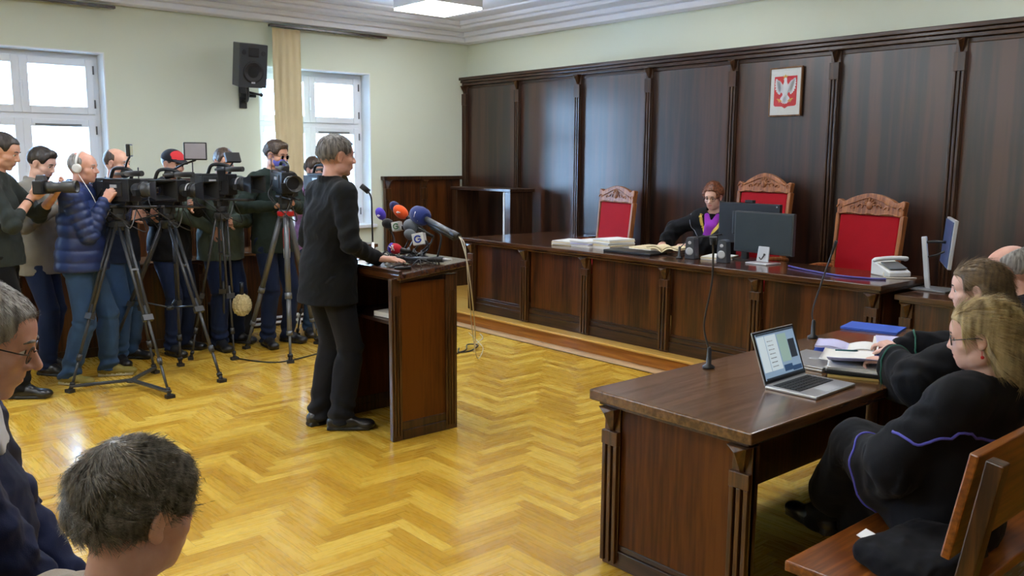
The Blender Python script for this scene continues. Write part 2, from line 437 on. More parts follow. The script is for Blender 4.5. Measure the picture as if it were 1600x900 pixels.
def parquet():
    m, nt, p = newmat('herringbone_parquet'); N = nt.nodes
    def mth(op, a, b=None, c=None):
        n = N.new('ShaderNodeMath'); n.operation = op
        for i, x in enumerate((a, b, c)):
            if x is None: continue
            if isinstance(x, (int, float)): n.inputs[i].default_value = x
            else: L(nt, x, n.inputs[i])
        return n.outputs[0]
    tc = N.new('ShaderNodeTexCoord'); sp = N.new('ShaderNodeSeparateXYZ'); L(nt, tc.outputs['Object'], sp.inputs[0])
    wd = 0.066; n6 = 6
    u = mth('DIVIDE', sp.outputs[0], -wd); v = mth('DIVIDE', sp.outputs[1], wd)
    i = mth('FLOOR', u); j = mth('FLOOR', v)
    k = mth('FLOORED_MODULO', mth('SUBTRACT', i, j), 2*n6)
    hz = mth('LESS_THAN', k, n6-0.5)
    s0 = mth('SUBTRACT', i, k)                                  # start of a plank lying along x
    t0 = mth('SUBTRACT', j, mth('SUBTRACT', 2*n6-1, k))          # start of a plank lying along y
    def sel(a, b):
        q = N.new('ShaderNodeMix'); q.data_type = 'FLOAT'; L(nt, hz, q.inputs['Factor'])
        L(nt, b, q.inputs['A']); L(nt, a, q.inputs['B']); return q.outputs['Result']
    along = sel(mth('SUBTRACT', u, s0), mth('SUBTRACT', v, t0))
    across = sel(mth('FRACT', v), mth('FRACT', u))
    ida = sel(s0, i); idb = sel(j, t0)
    cid = N.new('ShaderNodeCombineXYZ'); L(nt, ida, cid.inputs[0]); L(nt, idb, cid.inputs[1]); L(nt, hz, cid.inputs[2])
    wn = N.new('ShaderNodeTexWhiteNoise'); wn.noise_dimensions = '3D'; L(nt, cid.outputs[0], wn.inputs['Vector'])
    loc = N.new('ShaderNodeCombineXYZ'); L(nt, mth('MULTIPLY', along, 0.25), loc.inputs[0]); L(nt, mth('MULTIPLY', across, 3.2), loc.inputs[1]); L(nt, mth('MULTIPLY', wn.outputs['Value'], 40), loc.inputs[2])
    gn = N.new('ShaderNodeTexNoise'); gn.inputs['Scale'].default_value = 1.6; gn.inputs['Detail'].default_value = 5; L(nt, loc.outputs[0], gn.inputs['Vector'])
    big = N.new('ShaderNodeTexNoise'); big.inputs['Scale'].default_value = 0.9; big.inputs['Detail'].default_value = 2; L(nt, tc.outputs['Object'], big.inputs['Vector'])
    f = mth('ADD', mth('ADD', mth('ADD', 0.06, mth('MULTIPLY', wn.outputs['Value'], 0.62)), mth('MULTIPLY', gn.outputs['Fac'], 0.22)), mth('MULTIPLY', mth('SUBTRACT', big.outputs['Fac'], 0.5), 0.3))
    cr = N.new('ShaderNodeValToRGB'); e = cr.color_ramp.elements
    e[0].position = 0.05; e[0].color = srgb(166, 120, 30); e[1].position = 0.95; e[1].color = srgb(222, 188, 82)
    q = e.new(0.5); q.color = srgb(198, 156, 50); L(nt, f, cr.inputs['Fac'])
    edge = mth('MINIMUM', mth('MINIMUM', across, mth('SUBTRACT', 1, across)), mth('MINIMUM', along, mth('SUBTRACT', n6, along)))
    gap = mth('LESS_THAN', edge, 0.018)
    mx = N.new('ShaderNodeMix'); mx.data_type = 'RGBA'; L(nt, mth('MULTIPLY', gap, 0.55), mx.inputs['Factor']); L(nt, cr.outputs['Color'], mx.inputs['A']); mx.inputs['B'].default_value = srgb(100, 64, 14)
    L(nt, mx.outputs['Result'], p.inputs['Base Color'])
    rr = mth('ADD', 0.2, mth('MULTIPLY', gn.outputs['Fac'], 0.16)); L(nt, rr, p.inputs['Roughness'])
    p.inputs['Coat Weight'].default_value = 0.25; p.inputs['Coat Roughness'].default_value = 0.14
    b = N.new('ShaderNodeBump'); b.inputs['Strength'].default_value = 0.25; b.inputs['Distance'].default_value = 0.003
    L(nt, mth('SUBTRACT', mth('MULTIPLY', wn.outputs['Value'], 0.25), gap), b.inputs['Height']); L(nt, b.outputs['Normal'], p.inputs['Normal'])
    return m
m_floor = parquet()

# ================================================================== the room
X0, X1, Y0, Y1, ZC = -9.0, 3.2, -4.6, 7.0, 3.32
def struct(name, mb, mats, bev=0): return tag(mb.build(name, mats, bev=bev), kind='structure')
struct('floor', MB().box(X0-.3, X1+.1, Y0-.1, Y1+.1, -0.12, 0), m_floor)
# ceiling with a stepped plaster cornice running round it
mb = MB().box(X0-.3, X1+.1, Y0-.1, Y1+.1, ZC, ZC+.1)
for (wd, z0, z1) in ((0.16, 3.11, 3.17), (0.24, 3.17, 3.22), (0.44, 3.22, 3.255), (0.50, 3.255, 3.30), (0.72, 3.30, 3.325)):
    mb.box(X0, X1, Y1-wd, Y1, z0, z1+.002); mb.box(X0, X0+wd, Y0, Y1-wd, z0, z1+.002); mb.box(X1-wd, X1, Y0, Y1-wd, z0, z1+.002); mb.box(X0+wd, X1-wd, Y0, Y0+wd, z0, z1+.002)
struct('ceiling', mb, m_ceil, 0.012)
WINS = [(4.17, 5.56), (1.24, 2.63), (-1.66, -0.27), (-4.3, -2.95)]
WZ0, WZ1 = 0.9, 2.665
mb = MB(); ys = sorted(WINS); prev = Y0-.1
for a, b in ys: mb.box(X0-.36, X0, prev, a, 0, ZC); prev = b
mb.box(X0-.36, X0, prev, Y1+.1, 0, ZC)
for a, b in ys: mb.box(X0-.36, X0, a, b, 0, WZ0); mb.box(X0-.36, X0, a, b, WZ1, ZC)
struct('wall_left', mb, m_wall)
struct('wall_back', MB().box(X0, X1, Y1, Y1+.2, 0, ZC), m_wall)
struct('wall_right', MB().box(X1, X1+.2, Y0, Y1, 0, ZC), m_wall)
struct('wall_front', MB().box(X0, X1, Y0-.2, Y0, 0, ZC), m_wall)
# windows
m_dark = plain('hinge_grey', (0.12, 0.12, 0.13, 1), 0.5)
for wi, (a, b) in enumerate(WINS, 1):
    W = tag(empty('window_%d' % wi, (X0-.2, (a+b)/2, WZ0)), kind='structure')
    fx0, fx1 = X0-.27, X0-.19; mid = (a+b)/2; zt = 2.06
    mb = MB()
    mb.box(X0-.345, X0-.001, a, a+.012, WZ0, WZ1).box(X0-.345, X0-.001, b-.012, b, WZ0, WZ1).box(X0-.345, X0-.001, a+.012, b-.012, WZ1-.012, WZ1)
    mb.build('reveal', m_reveal, W, True)
    MB().box(X0-.27, X0+.05, a-.04, b+.04, WZ0-.03, WZ0+.012).build('sill', m_white, W, True, bev=.006)
    mb = MB(); t = .055
    mb.box(fx0, fx1, a+.012, a+.012+t, WZ0+.012, WZ1-.012).box(fx0, fx1, b-.012-t, b-.012, WZ0+.012, WZ1-.012)
    mb.box(fx0, fx1, a+.06, b-.06, WZ1-.012-t, WZ1-.012).box(fx0, fx1, a+.06, b-.06, WZ0+.012, WZ0+.012+t).box(fx0, fx1, a+.06, b-.06, zt-.03, zt+.03)
    mb.build('frame', m_white, W, True, bev=.004)
    for (z0, z1) in ((WZ0+.06, zt-.025), (zt+.025, WZ1-.06)):
        for sd, (y0, y1) in enumerate(((a+.06, mid), (mid, b-.06))):
            s = .07; sx0, sx1 = fx0+.015, fx1+.018
            sash = MB().box(sx0, sx1, y0, y0+s, z0, z1).box(sx0, sx1, y1-s, y1, z0, z1).box(sx0, sx1, y0+s, y1-s, z0, z0+s).box(sx0, sx1, y0+s, y1-s, z1-s, z1).build('sash', m_white, W, True, bev=.005)
            MB().box(sx0+.03, sx0+.036, y0+s-.004, y1-s+.004, z0+s-.004, z1-s+.004).build('pane', m_glass, sash, True)
            if sd == 1:
                zc = (z0+z1)/2
                MB().box(sx1, sx1+.012, y0-.012, y0+.018, zc-.035, zc+.035).box(sx1+.012, sx1+.03, y0-.006, y0+.010, zc-.012, zc+.012).box(sx1+.025, sx1+.037, y0-.008, y0+.012, zc-.12, zc+.012).build('handle', m_white, sash, True, bev=.003)
            ye = y1 if sd else y0
            MB().tube([(sx1+.006, ye, z0+.06), (sx1+.006, ye, z0+.14)], .008).tube([(sx1+.006, ye, z1-.14), (sx1+.006, ye, z1-.06)], .008).build('hinge', m_dark, sash, True)
    MB().box(fx1+.018, fx1+.03, mid+.1, mid+.5, zt-.085, zt-.07).build('vent', m_grey, W, True)
# pale blocks of flats outside the windows
m_out = plain('pale_render_outside', srgb(222, 222, 222), 0.8)
m_outw = plain('outside_window_dark', srgb(120, 130, 140), 0.4)
BD = thing('building', 'pale building seen through the windows of the left wall', 'building', (-26, 3, -4))
MB().box(-32, -26, -14, 1.5, -4, 2.6).box(-34, -27, 4.5, 16, -4, 2.9).build('facade', m_out, BD, True)
for k in range(9):
    MB().box(-26.02, -25.9, -13+k*1.6, -12.1+k*1.6, .6, 1.9).build('window', m_outw, BD, True)
    if k < 6: MB().box(-27.02, -26.9, 5.2+k*1.8, 6.2+k*1.8, .6, 2.0).build('window', m_outw, BD, True)

# platform under the judges' bench
PL = tag(empty('platform', (-3, 5.4, 0)), kind='structure')
PZ = 0.125
MB().box(X0, X1, 5.44, Y1, 0.0, PZ-.02).build('riser', m_step, PL, True)
MB().box(X0, X1, 5.405, Y1, PZ-.02, PZ).build('tread', m_stepn, PL, True, bev=.006)
MB().box(X0, X1, 5.30, 5.44, 0.0, 0.004).build('edge_strip', m_strip, PL, True)
MB().box(X0, X1, 5.285, 5.30, 0.0, 0.003).build('inlay_line', m_mouldx, PL, True)

# ---------------- panelling
def pilaster(mb, x, y, z0, z1, w=.085, d=.05, nrm_=(0, -1)):
    """fluted pilaster standing proud of a surface at (x,y); nrm_ is the outward direction"""
    n = V3(nrm_[0], nrm_[1], 0); t = V3(-n[1], n[0], 0); o = V3(x, y, 0)
    R = np.array([t, n, V3(0, 0, 1)]).T
    if np.linalg.det(R) < 0: R[:, 0] *= -1
    def b(u0, u1, v0, v1, a, c): mb.obox(o+R @ V3((u0+u1)/2, (v0+v1)/2, (a+c)/2), ((u1-u0)/2, (v1-v0)/2, (c-a)/2), R)
    b(-w/2, w/2, 0, d*.55, z0, z1)
    for u in (-.36, 0, .36): b(w*(u-.11), w*(u+.11), d*.5, d, z0+.02, z1-.24 if z1-z0 > 1 else z1-.16)
    b(-w/2, w/2, d*.5, d*1.05, z1-(.24 if z1-z0 > 1 else .16), z1-.1)
    # cut-stone head: a wedge pointing outwards
    h0, h1 = z1-.1, z1
    P = [o+R @ V3(*q) for q in ((-w/2, 0, h0), (w/2, 0, h0), (w/2, 0, h1), (-w/2, 0, h1), (0, d*.5, h0-.03), (-w/2, d*1.6, h1), (w/2, d*1.6, h1), (0, d*1.9, (h0+h1)/2+.03))]
    mb.add(P, [(0, 4, 7, 5, 3), (1, 2, 6, 7, 4), (5, 7, 6), (3, 5, 6, 2)])
TB = tag(empty('trim_1', (X0, Y1-.03, PZ)), kind='structure')
pil = [-2.9-1.01*i for i in range(-6, 7)]
pil = [x for x in pil if X0 < x < X1]; pil.sort()
edges = [X0]+pil+[X1]
YP = 6.955
for a, b in zip(edges[:-1], edges[1:]):
    if b-a < .1: continue
    MB().box(a+.01, b-.01, YP, Y1, PZ, 2.60).build('panel', m_panel, TB, True)
    MB().box(a+.02, b-.02, YP-.012, YP, 2.565, 2.60).build('bead', m_mouldx, TB, True, bev=.004)
for x in pil:
    m = MB(); pilaster(m, x, YP, PZ, 2.60); m.build('pilaster', m_mould, TB, True, bev=.003)
MB().box(X0, X1, YP-.05, Y1, 2.60, 2.635).box(X0, X1, YP-.075, Y1, 2.635, 2.665).box(X0, X1, YP-.10, Y1, 2.665, 2.70).build('crown_moulding', m_mouldx, TB, True, bev=.006)
MB().box(X0, X1, YP-.02, Y1, PZ, PZ+.12).build('plinth', m_mouldx, TB, True, bev=.004)
# low wainscot on the window wall
def wainscot(name, y0, y1, pls):
    T = tag(empty(name, (X0+.03, y0, 0)), kind='structure')
    xp = X0+.03; e = sorted(set([y0]+pls+[y1]))
    for a, b in zip(e[:-1], e[1:]):
        if b-a > .08: MB().box(X0, xp, a+.01, b-.01, 0, 1.43).build('panel', m_bench, T, True)
    for y in pls:
        m = MB(); pilaster(m, xp, y, 0, 1.43, nrm_=(1, 0)); m.build('pilaster', m_benchp, T, True, bev=.003)
    MB().box(X0, xp+.05, y0, y1, 1.43, 1.475).build('cap_rail', m_mould, T, True, bev=.006)
    MB().box(X0, xp+.015, y0, y1, 0, .12).build('plinth', m_mould, T, True, bev=.004)
wainscot('trim_2', 5.68, 6.86, [5.74, 6.27])
wainscot('trim_3', 2.74, 4.08, [2.8, 3.41, 4.02])
wainscot('trim_4', -0.15, 1.12, [-.09, .5, 1.06])

# ---------------- curtain, rail, lamps, wall speaker
m_curt = plain('cream_blind_fabric', srgb(214, 198, 158), 0.85, bump=.1, bscale=300, var=.03)
CU = tag(MB().grid(lambda u, v: (X0+.10+.007*math.sin(u*math.pi*8)+.006*math.sin(v*7+u*5), 4.30+u*.33, 1.15+v*1.90), 72, 12, .002).build('curtain', m_curt), 'cream vertical blind strips gathered at the left side of the second window', 'curtain')
RL = thing('curtain_rail', 'thin dark curtain rail under the ceiling above the second window', 'curtain rail', (X0+.1, 4.9, 3.08))
MB().box(X0+.07, X0+.13, 4.27, 5.72, 3.06, 3.085).build('rail', m_mould, RL, True, bev=.003)
for y in (4.5, 5.1, 5.6): MB().box(X0, X0+.09, y-.01, y+.01, 3.068, 3.084).build('bracket', m_grey, RL, True)
RL = thing('curtain_rail', 'thin dark curtain rail under the ceiling above the window nearest the left', 'curtain rail', (X0+.1, 1.9, 3.08))
MB().box(X0+.07, X0+.13, .95, 2.72, 3.06, 3.085).build('rail', m_mould, RL, True, bev=.003)
for y in (1.1, 1.9, 2.6): MB().box(X0, X0+.09, y-.01, y+.01, 3.068, 3.084).build('bracket', m_grey, RL, True)
for i, x in enumerate((-7.57, -4.9, -2.2)):
    for j, y in enumerate((5.5, 2.9, .3, -2.3)):
        x = -6.6 if i == 0 and j else x
        T = thing('ceiling_lamp', 'square white LED ceiling light panel in the far corner of the ceiling' if (i, j) == (0, 0) else 'square white LED ceiling light panel above the courtroom floor', 'ceiling light', (x, y, 3.21), group='square ceiling lights')
        s = .33
        MB().box(-s, s, -s, s, .012, .12).build('housing', m_white, T, bev=.006)
        MB().box(-s+.008, s-.008, -s+.008, s-.008, -.008, .014).build('diffuser', m_lamp, T)
# wall speaker
T = thing('wall_speaker', 'black loudspeaker on a tilting bracket high on the window wall', 'speaker', (X0, 4.0, 2.3))
sc = V3(X0+.30, 3.93, 2.62); R = rz(78) @ rx(-12)     # local +y is the front
R = rz(-90) @ rx(-9)
body = MB(); hw, hh, dp = .15, .215, .13
poly = [(-hw, -dp), (hw, -dp), (hw*.72, dp), (-hw*.72, dp)]
body.prism([(p[0], -p[1]) for p in poly][::-1], sc+R @ V3(0, 0, -hh), R[:, 0], R[:, 1], 2*hh)
body.build('cabinet', m_dgrey, T, True, bev=.008)
g = MB(); F = R[:, 1]
g.lathe([(.105, 0), (.108, .006), (.09, .008), (.085, .002), (.03, -.002)], sc+R @ V3(0, dp, -.06), F, 32); g.build('woofer', m_blackr, T, True)
g = MB(); g.obox(sc+R @ V3(0, dp+.003, .135), (.055, .006, .045), R); g.build('tweeter_horn', m_black, T, True, bev=.01)
for sx in (-1, 1): MB().lathe([(.026, 0), (.026, .004), (.018, .002)], sc+R @ V3(sx*.105, dp, .13), F, 16).build('port', m_black, T, True)
MB().obox(sc+R @ V3(0, dp+.008, -.165), (.02, .002, .008), R).build('badge', m_silver, T, True)
MB().box(X0, X0+.02, 3.95, 4.03, 2.20, 2.50).build('wall_plate', m_black, T, True, bev=.003)
MB().tube(spline([(X0+.02, 3.99, 2.28), (X0+.10, 3.99, 2.27), (X0+.18, 3.97, 2.32), sc+R @ V3(0, .0, -hh-.0)], 5), .016).tube([(X0+.1, 3.92, 2.33), (X0+.1, 4.09, 2.33)], .02).tube([(X0+.14, 4.0, 2.36), (X0+.14, 4.13, 2.34)], .012).build('tilt_bracket', m_black, T, True)
MB().ball((X0+.14, 4.14, 2.34), .02).build('knob', m_black, T, True)
# ================================================================== judges' bench
B = thing('judges_bench', 'long dark wooden judges\' bench with panelled front standing on the platform', 'bench desk', (-4.9, 5.55, PZ))
bt = .885; bx0, bx1 = -7.10, -2.72; fy = 5.55
def top_poly(x0, x1, y0, y1, xw, yw): return [(x0, y0), (x1, y0), (x1, y1), (xw, y1), (xw, yw), (x0, yw)]
mb = MB().prism(top_poly(bx0-.05, bx1+.04, fy-.07, 6.20, -6.42, 6.78), (0, 0, bt-.035), (1, 0, 0), (0, 1, 0), .035)
mb.prism(top_poly(bx0-.03, bx1+.02, fy-.045, 6.18, -6.44, 6.76), (0, 0, bt-.06), (1, 0, 0), (0, 1, 0), .025)
mb.build('desk_top', m_benchx, B, True, bev=.006)
px = [bx0+.045, -6.235, -5.42, -4.515, -3.66, bx1-.045]
for a, b in zip(px[:-1], px[1:]):
    MB().box(a+.045, b-.045, fy+.03, fy+.055, PZ+.12, bt-.06).build('front_panel', m_bench, B, True)
    MB().box(a+.045, b-.045, fy, fy+.03, PZ, PZ+.09).box(a+.045, b-.045, fy+.012, fy+.03, PZ+.09, PZ+.13).box(a+.045, b-.045, fy+.02, fy+.03, PZ+.13, PZ+.15).build('plinth', m_mouldx, B, True, bev=.004)
for x in px:
    m = MB(); pilaster(m, x, fy+.02, PZ, bt-.06, w=.09); m.build('pilaster', m_benchp, B, True, bev=.003)
MB().box(bx0, bx0+.03, fy+.06, 6.72, PZ, bt-.06).build('end_panel', m_bench, B, True); MB().box(bx1-.03, bx1, fy+.06, 6.16, PZ, bt-.06).build('end_panel', m_bench, B, True)
MB().box(-6.50, -6.47, 6.3, 6.72, PZ, bt-.06).box(bx0+.03, -6.47, 6.70, 6.72, PZ, bt-.06).build('side_panel', m_bench, B, True)
# clerk's side desk at its right
D = thing('side_desk', 'lower wooden side desk joined to the right end of the judges\' bench', 'desk', (-1.6, 5.7, PZ))
MB().box(-2.66, -.5, 5.62, 6.30, .785, .82).box(-2.64, -.52, 5.65, 6.28, .765, .785).build('desk_top', m_benchx, D, True, bev=.005)
MB().box(-2.62, -.54, 5.70, 5.725, PZ, .765).build('front_panel', m_bench, D, True)
for x in (-2.6, -1.58, -.56):
    m = MB(); pilaster(m, x, 5.70, PZ, .765, w=.08, d=.035); m.build('pilaster', m_benchp, D, True, bev=.003)
MB().box(-2.64, -2.615, 5.72, 6.25, PZ, .765).build('end_panel', m_bench, D, True); MB().box(-.545, -.52, 5.72, 6.25, PZ, .765).build('end_panel', m_bench, D, True)
# ================================================================== attorneys' table
TT = thing('attorney_table', 'large brown wooden table with panelled end where the robed attorneys sit', 'table', (-2.03, 3.7, 0))
tx0, tx1, ty0, ty1, tz = -2.44, -1.66, 2.53, 4.86, .75
MB().box(tx0, tx1, ty0, ty1, tz-.045, tz).build('table_top', m_desky, TT, True, bev=.006)
MB().box(tx0+.03, tx1-.03, ty0+.03, ty1-.03, tz-.065, tz-.045).build('moulding', m_mould, TT, True, bev=.004)
for y, n in ((ty0+.07, -1), (ty1-.07, 1)):
    MB().box(tx0+.13, tx1-.09, y-.012, y+.012, .10, tz-.065).build('end_panel', m_deskz, TT, True)
    MB().box(tx0+.13, tx1-.09, y-.022, y+.022, 0, .075).box(tx0+.13, tx1-.09, y-.016, y+.016, .075, .10).build('plinth', m_mouldx, TT, True, bev=.004)
    for x in (tx0+.09, tx1-.065):
        m = MB(); pilaster(m, x, y+.02*n*-1*-1*(-1 if n < 0 else -1)*0+(.02 if n > 0 else -.0), 0, tz-.065, w=.085, d=.04, nrm_=(0, n)); m.box(x-.0425, x+.0425, y-.02, y+.02, 0, tz-.065)
        m.build('leg', m_benchp, TT, True, bev=.003)
MB().box(tx0+.06, tx0+.08, ty0+.12, ty1-.12, .08, tz-.065).build('modesty_panel', m_deskz, TT, True)
# ================================================================== lectern
LE = thing('lectern', 'tall dark wooden lectern with open back, covered with press microphones', 'lectern', (-4.62, 3.0, 0))
lx0, lx1, ly0, ly1, lh = -4.98, -4.275, 2.76, 3.24, .985
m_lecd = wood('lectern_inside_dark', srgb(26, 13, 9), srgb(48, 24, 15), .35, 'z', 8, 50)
for x, s in ((lx1, 1), (lx0, -1)):
    xo = x; xi = x-s*.035
    a, b = min(xo, xi), max(xo, xi)
    MB().box(min(xo-s*.012, xi), max(xo-s*.012, xi), ly0+.06, ly1-.06, .11, lh-.03).build('side_panel', m_deskz, LE, True)
    mb = MB()
    for y0_, y1_ in ((ly0, ly0+.07), (ly1-.085, ly1)):
        mb.box(a, b, y0_, y1_, 0, lh)
        for q in (.25, .5, .75): mb.box(min(xo, xo+s*.008), max(xo, xo+s*.008), y0_+(y1_-y0_)*(q-.06), y0_+(y1_-y0_)*(q+.06), .03, lh-.1)
    mb.build('corner_post', m_benchp, LE, True, bev=.004)
    MB().box(a, b, ly0+.07, ly1-.085, 0, .06).box(min(xo-s*.006, xi), max(xo-s*.006, xi), ly0+.07, ly1-.085, .06, .11).build('plinth', m_mould, LE, True, bev=.004)
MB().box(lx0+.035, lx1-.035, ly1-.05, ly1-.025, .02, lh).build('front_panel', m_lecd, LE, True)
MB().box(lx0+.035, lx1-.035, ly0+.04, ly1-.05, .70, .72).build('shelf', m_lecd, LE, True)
# sloping top: higher at the far edge
Rt = rx(5.5)
MB().obox((-4.6275, 3.05, 1.024), (.405, .27, .018), Rt).build('top_board', m_benchx, LE, True, bev=.006)
MB().obox((-4.6275, 3.05, .999), (.385, .25, .010), Rt).build('moulding', m_mouldx, LE, True, bev=.003)
def ltop(x, y): return 1.0425+(y-3.05)*math.tan(math.radians(5.5))   # height of the lectern's board
MB().obox((-4.6275, 2.795, ltop(0, 2.795)+.008), (.40, .012, .012), Rt).build('lip', m_mouldx, LE, True, bev=.003)
# ================================================================== carved judges' chairs
m_redv = plain('red_leather', srgb(160, 8, 22), .7, spec=.15, bump=.15, bscale=120, var=.05, vscale=9)
def judge_chair(loc, rot, H, w, label, crown=.05):
    T = thing('judge_chair', label, 'armchair', loc, rot, group='carved judges\' chairs')
    z0 = .46; hw = w/2; lean = .10
    def P(x, z, y=0.0): return V3(x, -.0+(z-z0)*lean+y, z)   # back plane leans to +y (away)
    # back frame: two stiles and bottom rail
    mb = MB()
    for s in (-1, 1):
        pts = [P(s*hw*.92, 0.0)+V3(0, .05, 0), P(s*hw*.92, z0), P(s*hw*.97, z0+.3), P(s*hw*1.0, H-.16)]
        for a, b in zip(pts[:-1], pts[1:]): mb.bar(a-V3(0, .045, 0), b-V3(0, .045, 0), .034, .05, up=(0, 1, 0))
    mb.bar(P(-hw*.9, z0+.06), P(hw*.9, z0+.06), .05, .04)
    mb.build('back_frame', m_chairw, T, bev=.006)
    # carved crest
    n = 28; top = []
    for i in range(n+1):
        u = -1+2*i/n; c = (.5+.5*math.cos(math.pi*min(1, abs(u)/.80)))**.6; e = math.exp(-((abs(u)-.93)/.08)**2)
        top.append((u*hw*1.06, H-.050-crown*.25+c*(.050+crown*.25)+e*.012-.010*math.exp(-((abs(u)-.76)/.08)**2)))
    poly = [(-hw*1.02, H-.17), (hw*1.02, H-.17)]+[(x, z) for x, z in reversed(top)]
    o = P(0, 0)-V3(0, .022, 0); ay = V3(0, lean, 1)
    crest = MB().prism(poly, o-V3(0, z0*lean, 0)*0, V3(1, 0, 0), ay, -.0 or .05)
    # prism depth goes along ax x ay = -y direction
    c_o = crest.build('crest', m_chairw, T, bev=.006); 
    mb = MB()
    fy0 = lambda z: P(0, z)[1]-.075
    for s in (-1, 1):      # scrolled leaves in relief
        for (cx_, cz_, r0, tw) in ((.93, H-.115, .030, 1), (.55, H-.115, .026, -1), (.26, H-.105, .030, 1)):
            pts = []
            for k in range(15):
                a = k/14*4.6; r = r0*(1-k/17); pts.append((s*hw*cx_+s*tw*r*math.cos(a), fy0(cz_+r*math.sin(a)), cz_+r*math.sin(a)))
            mb.tube(pts, [.0075-.0003*k for k in range(15)], 6)
        mb.tube(spline([(s*hw*.95, fy0(H-.16), H-.165), (s*hw*.6, fy0(H-.15), H-.15), (s*hw*.25, fy0(H-.155), H-.16), (0, fy0(H-.15), H-.15)], 5), .006, 6)
        mb.tube(spline([(s*hw*.8, fy0(H-.1), H-.10), (s*hw*.5, fy0(H-.07), H-.072), (s*hw*.25, fy0(H-.05), H-.045), (0, fy0(H-.02), H-.028)], 5), .006, 6)
    mb.ball((0, fy0(H-.09), H-.09), (.03, .012, .035))
    for a in range(7):
        an = math.radians(-90+a*30-0); mb.ball((.045*math.sin(an), fy0(H-.09)-.002, H-.085+.035*math.cos(an)), (.008, .006, .018), ry(math.degrees(an)))
    mb.build('carving', m_chairw, c_o)
    mb = MB()
    c = P(0, (z0+.09+H-.165)/2)+V3(0, -.035, 0)
    Rb = rx(-math.degrees(math.atan(lean)))
    mb.obox(c, (hw*.93, .03, (H-.165-z0-.09)/2), Rb); mb.build('back_cushion', m_redv, T, bev=.018, seg=3)
    mb = MB().obox((0, -.24, z0+.03), (hw*.92, .24, .045)); mb.build('seat_cushion', m_redv, T, bev=.02, seg=3)
    mb = MB().box(-hw, hw, -.49, 0.0, z0-.07, z0-.015); mb.build('seat_frame', m_chairw, T, bev=.006)
    for s in (-1, 1):
        MB().tube([(s*hw*.92, -.45, 0), (s*hw*.92, -.45, .06), (s*hw*.92, -.45, .2), (s*hw*.92, -.45, z0-.02)], [.018, .026, .022, .03], 12).build('leg', m_chairw, T)
        MB().tube(spline([(s*hw*1.0, .03, z0+.25), (s*hw*1.02, -.2, z0+.27), (s*hw*1.02, -.38, z0+.24), (s*hw*.98, -.43, z0+.2)], 5), .022, 8).tube([(s*hw*.98, -.40, z0), (s*hw*1.0, -.40, z0+.22)], .018, 8).build('armrest', m_chairw, T)
    return T
judge_chair((-6.10, 6.66, PZ), -12, 1.295, .57, 'empty carved chair with red leather back behind the paper piles on the bench', .0)
judge_chair((-4.42, 6.72, PZ), -6, 1.45, .55, 'tallest carved chair with red leather back, directly behind the seated judge', .15)
judge_chair((-3.36, 6.58, PZ), -10, 1.31, .585, 'empty carved chair with red leather back between grey monitor and telephone', .05)
# ================================================================== tall narrow shelf in the far corner
T = thing('corner_shelf', 'tall narrow dark shelf table against the panelling in the far corner', 'shelf', (-8.1, 6.7, PZ))
MB().box(-8.68, -7.55, 6.48, 6.86, 1.315, 1.35).build('shelf_board', m_mouldx, T, True, bev=.004)
for x in (-8.62, -7.62):
    MB().box(x-.05, x+.05, 6.50, 6.84, PZ, 1.315).build('side_board', m_mould, T, True, bev=.004)
MB().box(-7.70, -7.675, 6.50, 6.56, PZ, 1.315).build('white_post', m_reveal, T, True, bev=.003)['label'] = 'white upright strip'
# ================================================================== desks under the windows
def wall_desk(x0, x1, y0, y1, h, label, n):
    T = thing('wall_desk', label, 'desk', ((x0+x1)/2, (y0+y1)/2, 0))
    MB().box(x0-.02, x1+.04, y0-.02, y1+.02, h-.035, h).build('desk_top', m_desky, T, True, bev=.005)
    st = (y1-y0)/n
    for i in range(n):
        MB().box(x1-.03, x1-.008, y0+i*st+.03, y0+(i+1)*st-.03, .08, h-.035).build('front_panel', m_bench, T, True)
    for i in range(n+1):
        m = MB(); pilaster(m, x1-.02, min(max(y0+i*st, y0+.035), y1-.035), 0, h-.035, w=.07, d=.03, nrm_=(1, 0)); m.build('pilaster', m_benchp, T, True, bev=.003)
    MB().box(x1-.03, x1, y0, y1, 0, .08).build('plinth', m_mould, T, True, bev=.003)
    MB().box(x0, x1-.03, y0, y0+.025, 0, h-.035).build('end_panel', m_bench, T, True); MB().box(x0, x1-.03, y1-.025, y1, 0, h-.035).build('end_panel', m_bench, T, True)
wall_desk(-8.30, -7.80, .75, 3.05, .77, 'brown panelled desk along the window wall behind the headphone cameraman', 3)
wall_desk(-8.62, -8.14, 3.35, 5.05, .77, 'brown panelled desk along the window wall behind the masked cameraman', 2)
T = thing('heating_pipes', 'pair of pale heating pipes running low along the window wall', 'pipes', (-8.08, 4.1, 0))
for z in (.05, .10): MB().tube([(-8.085, 3.1, z), (-8.085, 5.0, z)], .012).build('pipe', m_reveal, T, True)
for y in (3.3, 4.1, 4.9): MB().box(-8.11, -8.06, y-.01, y+.01, 0, .115).build('bracket', m_reveal, T, True)
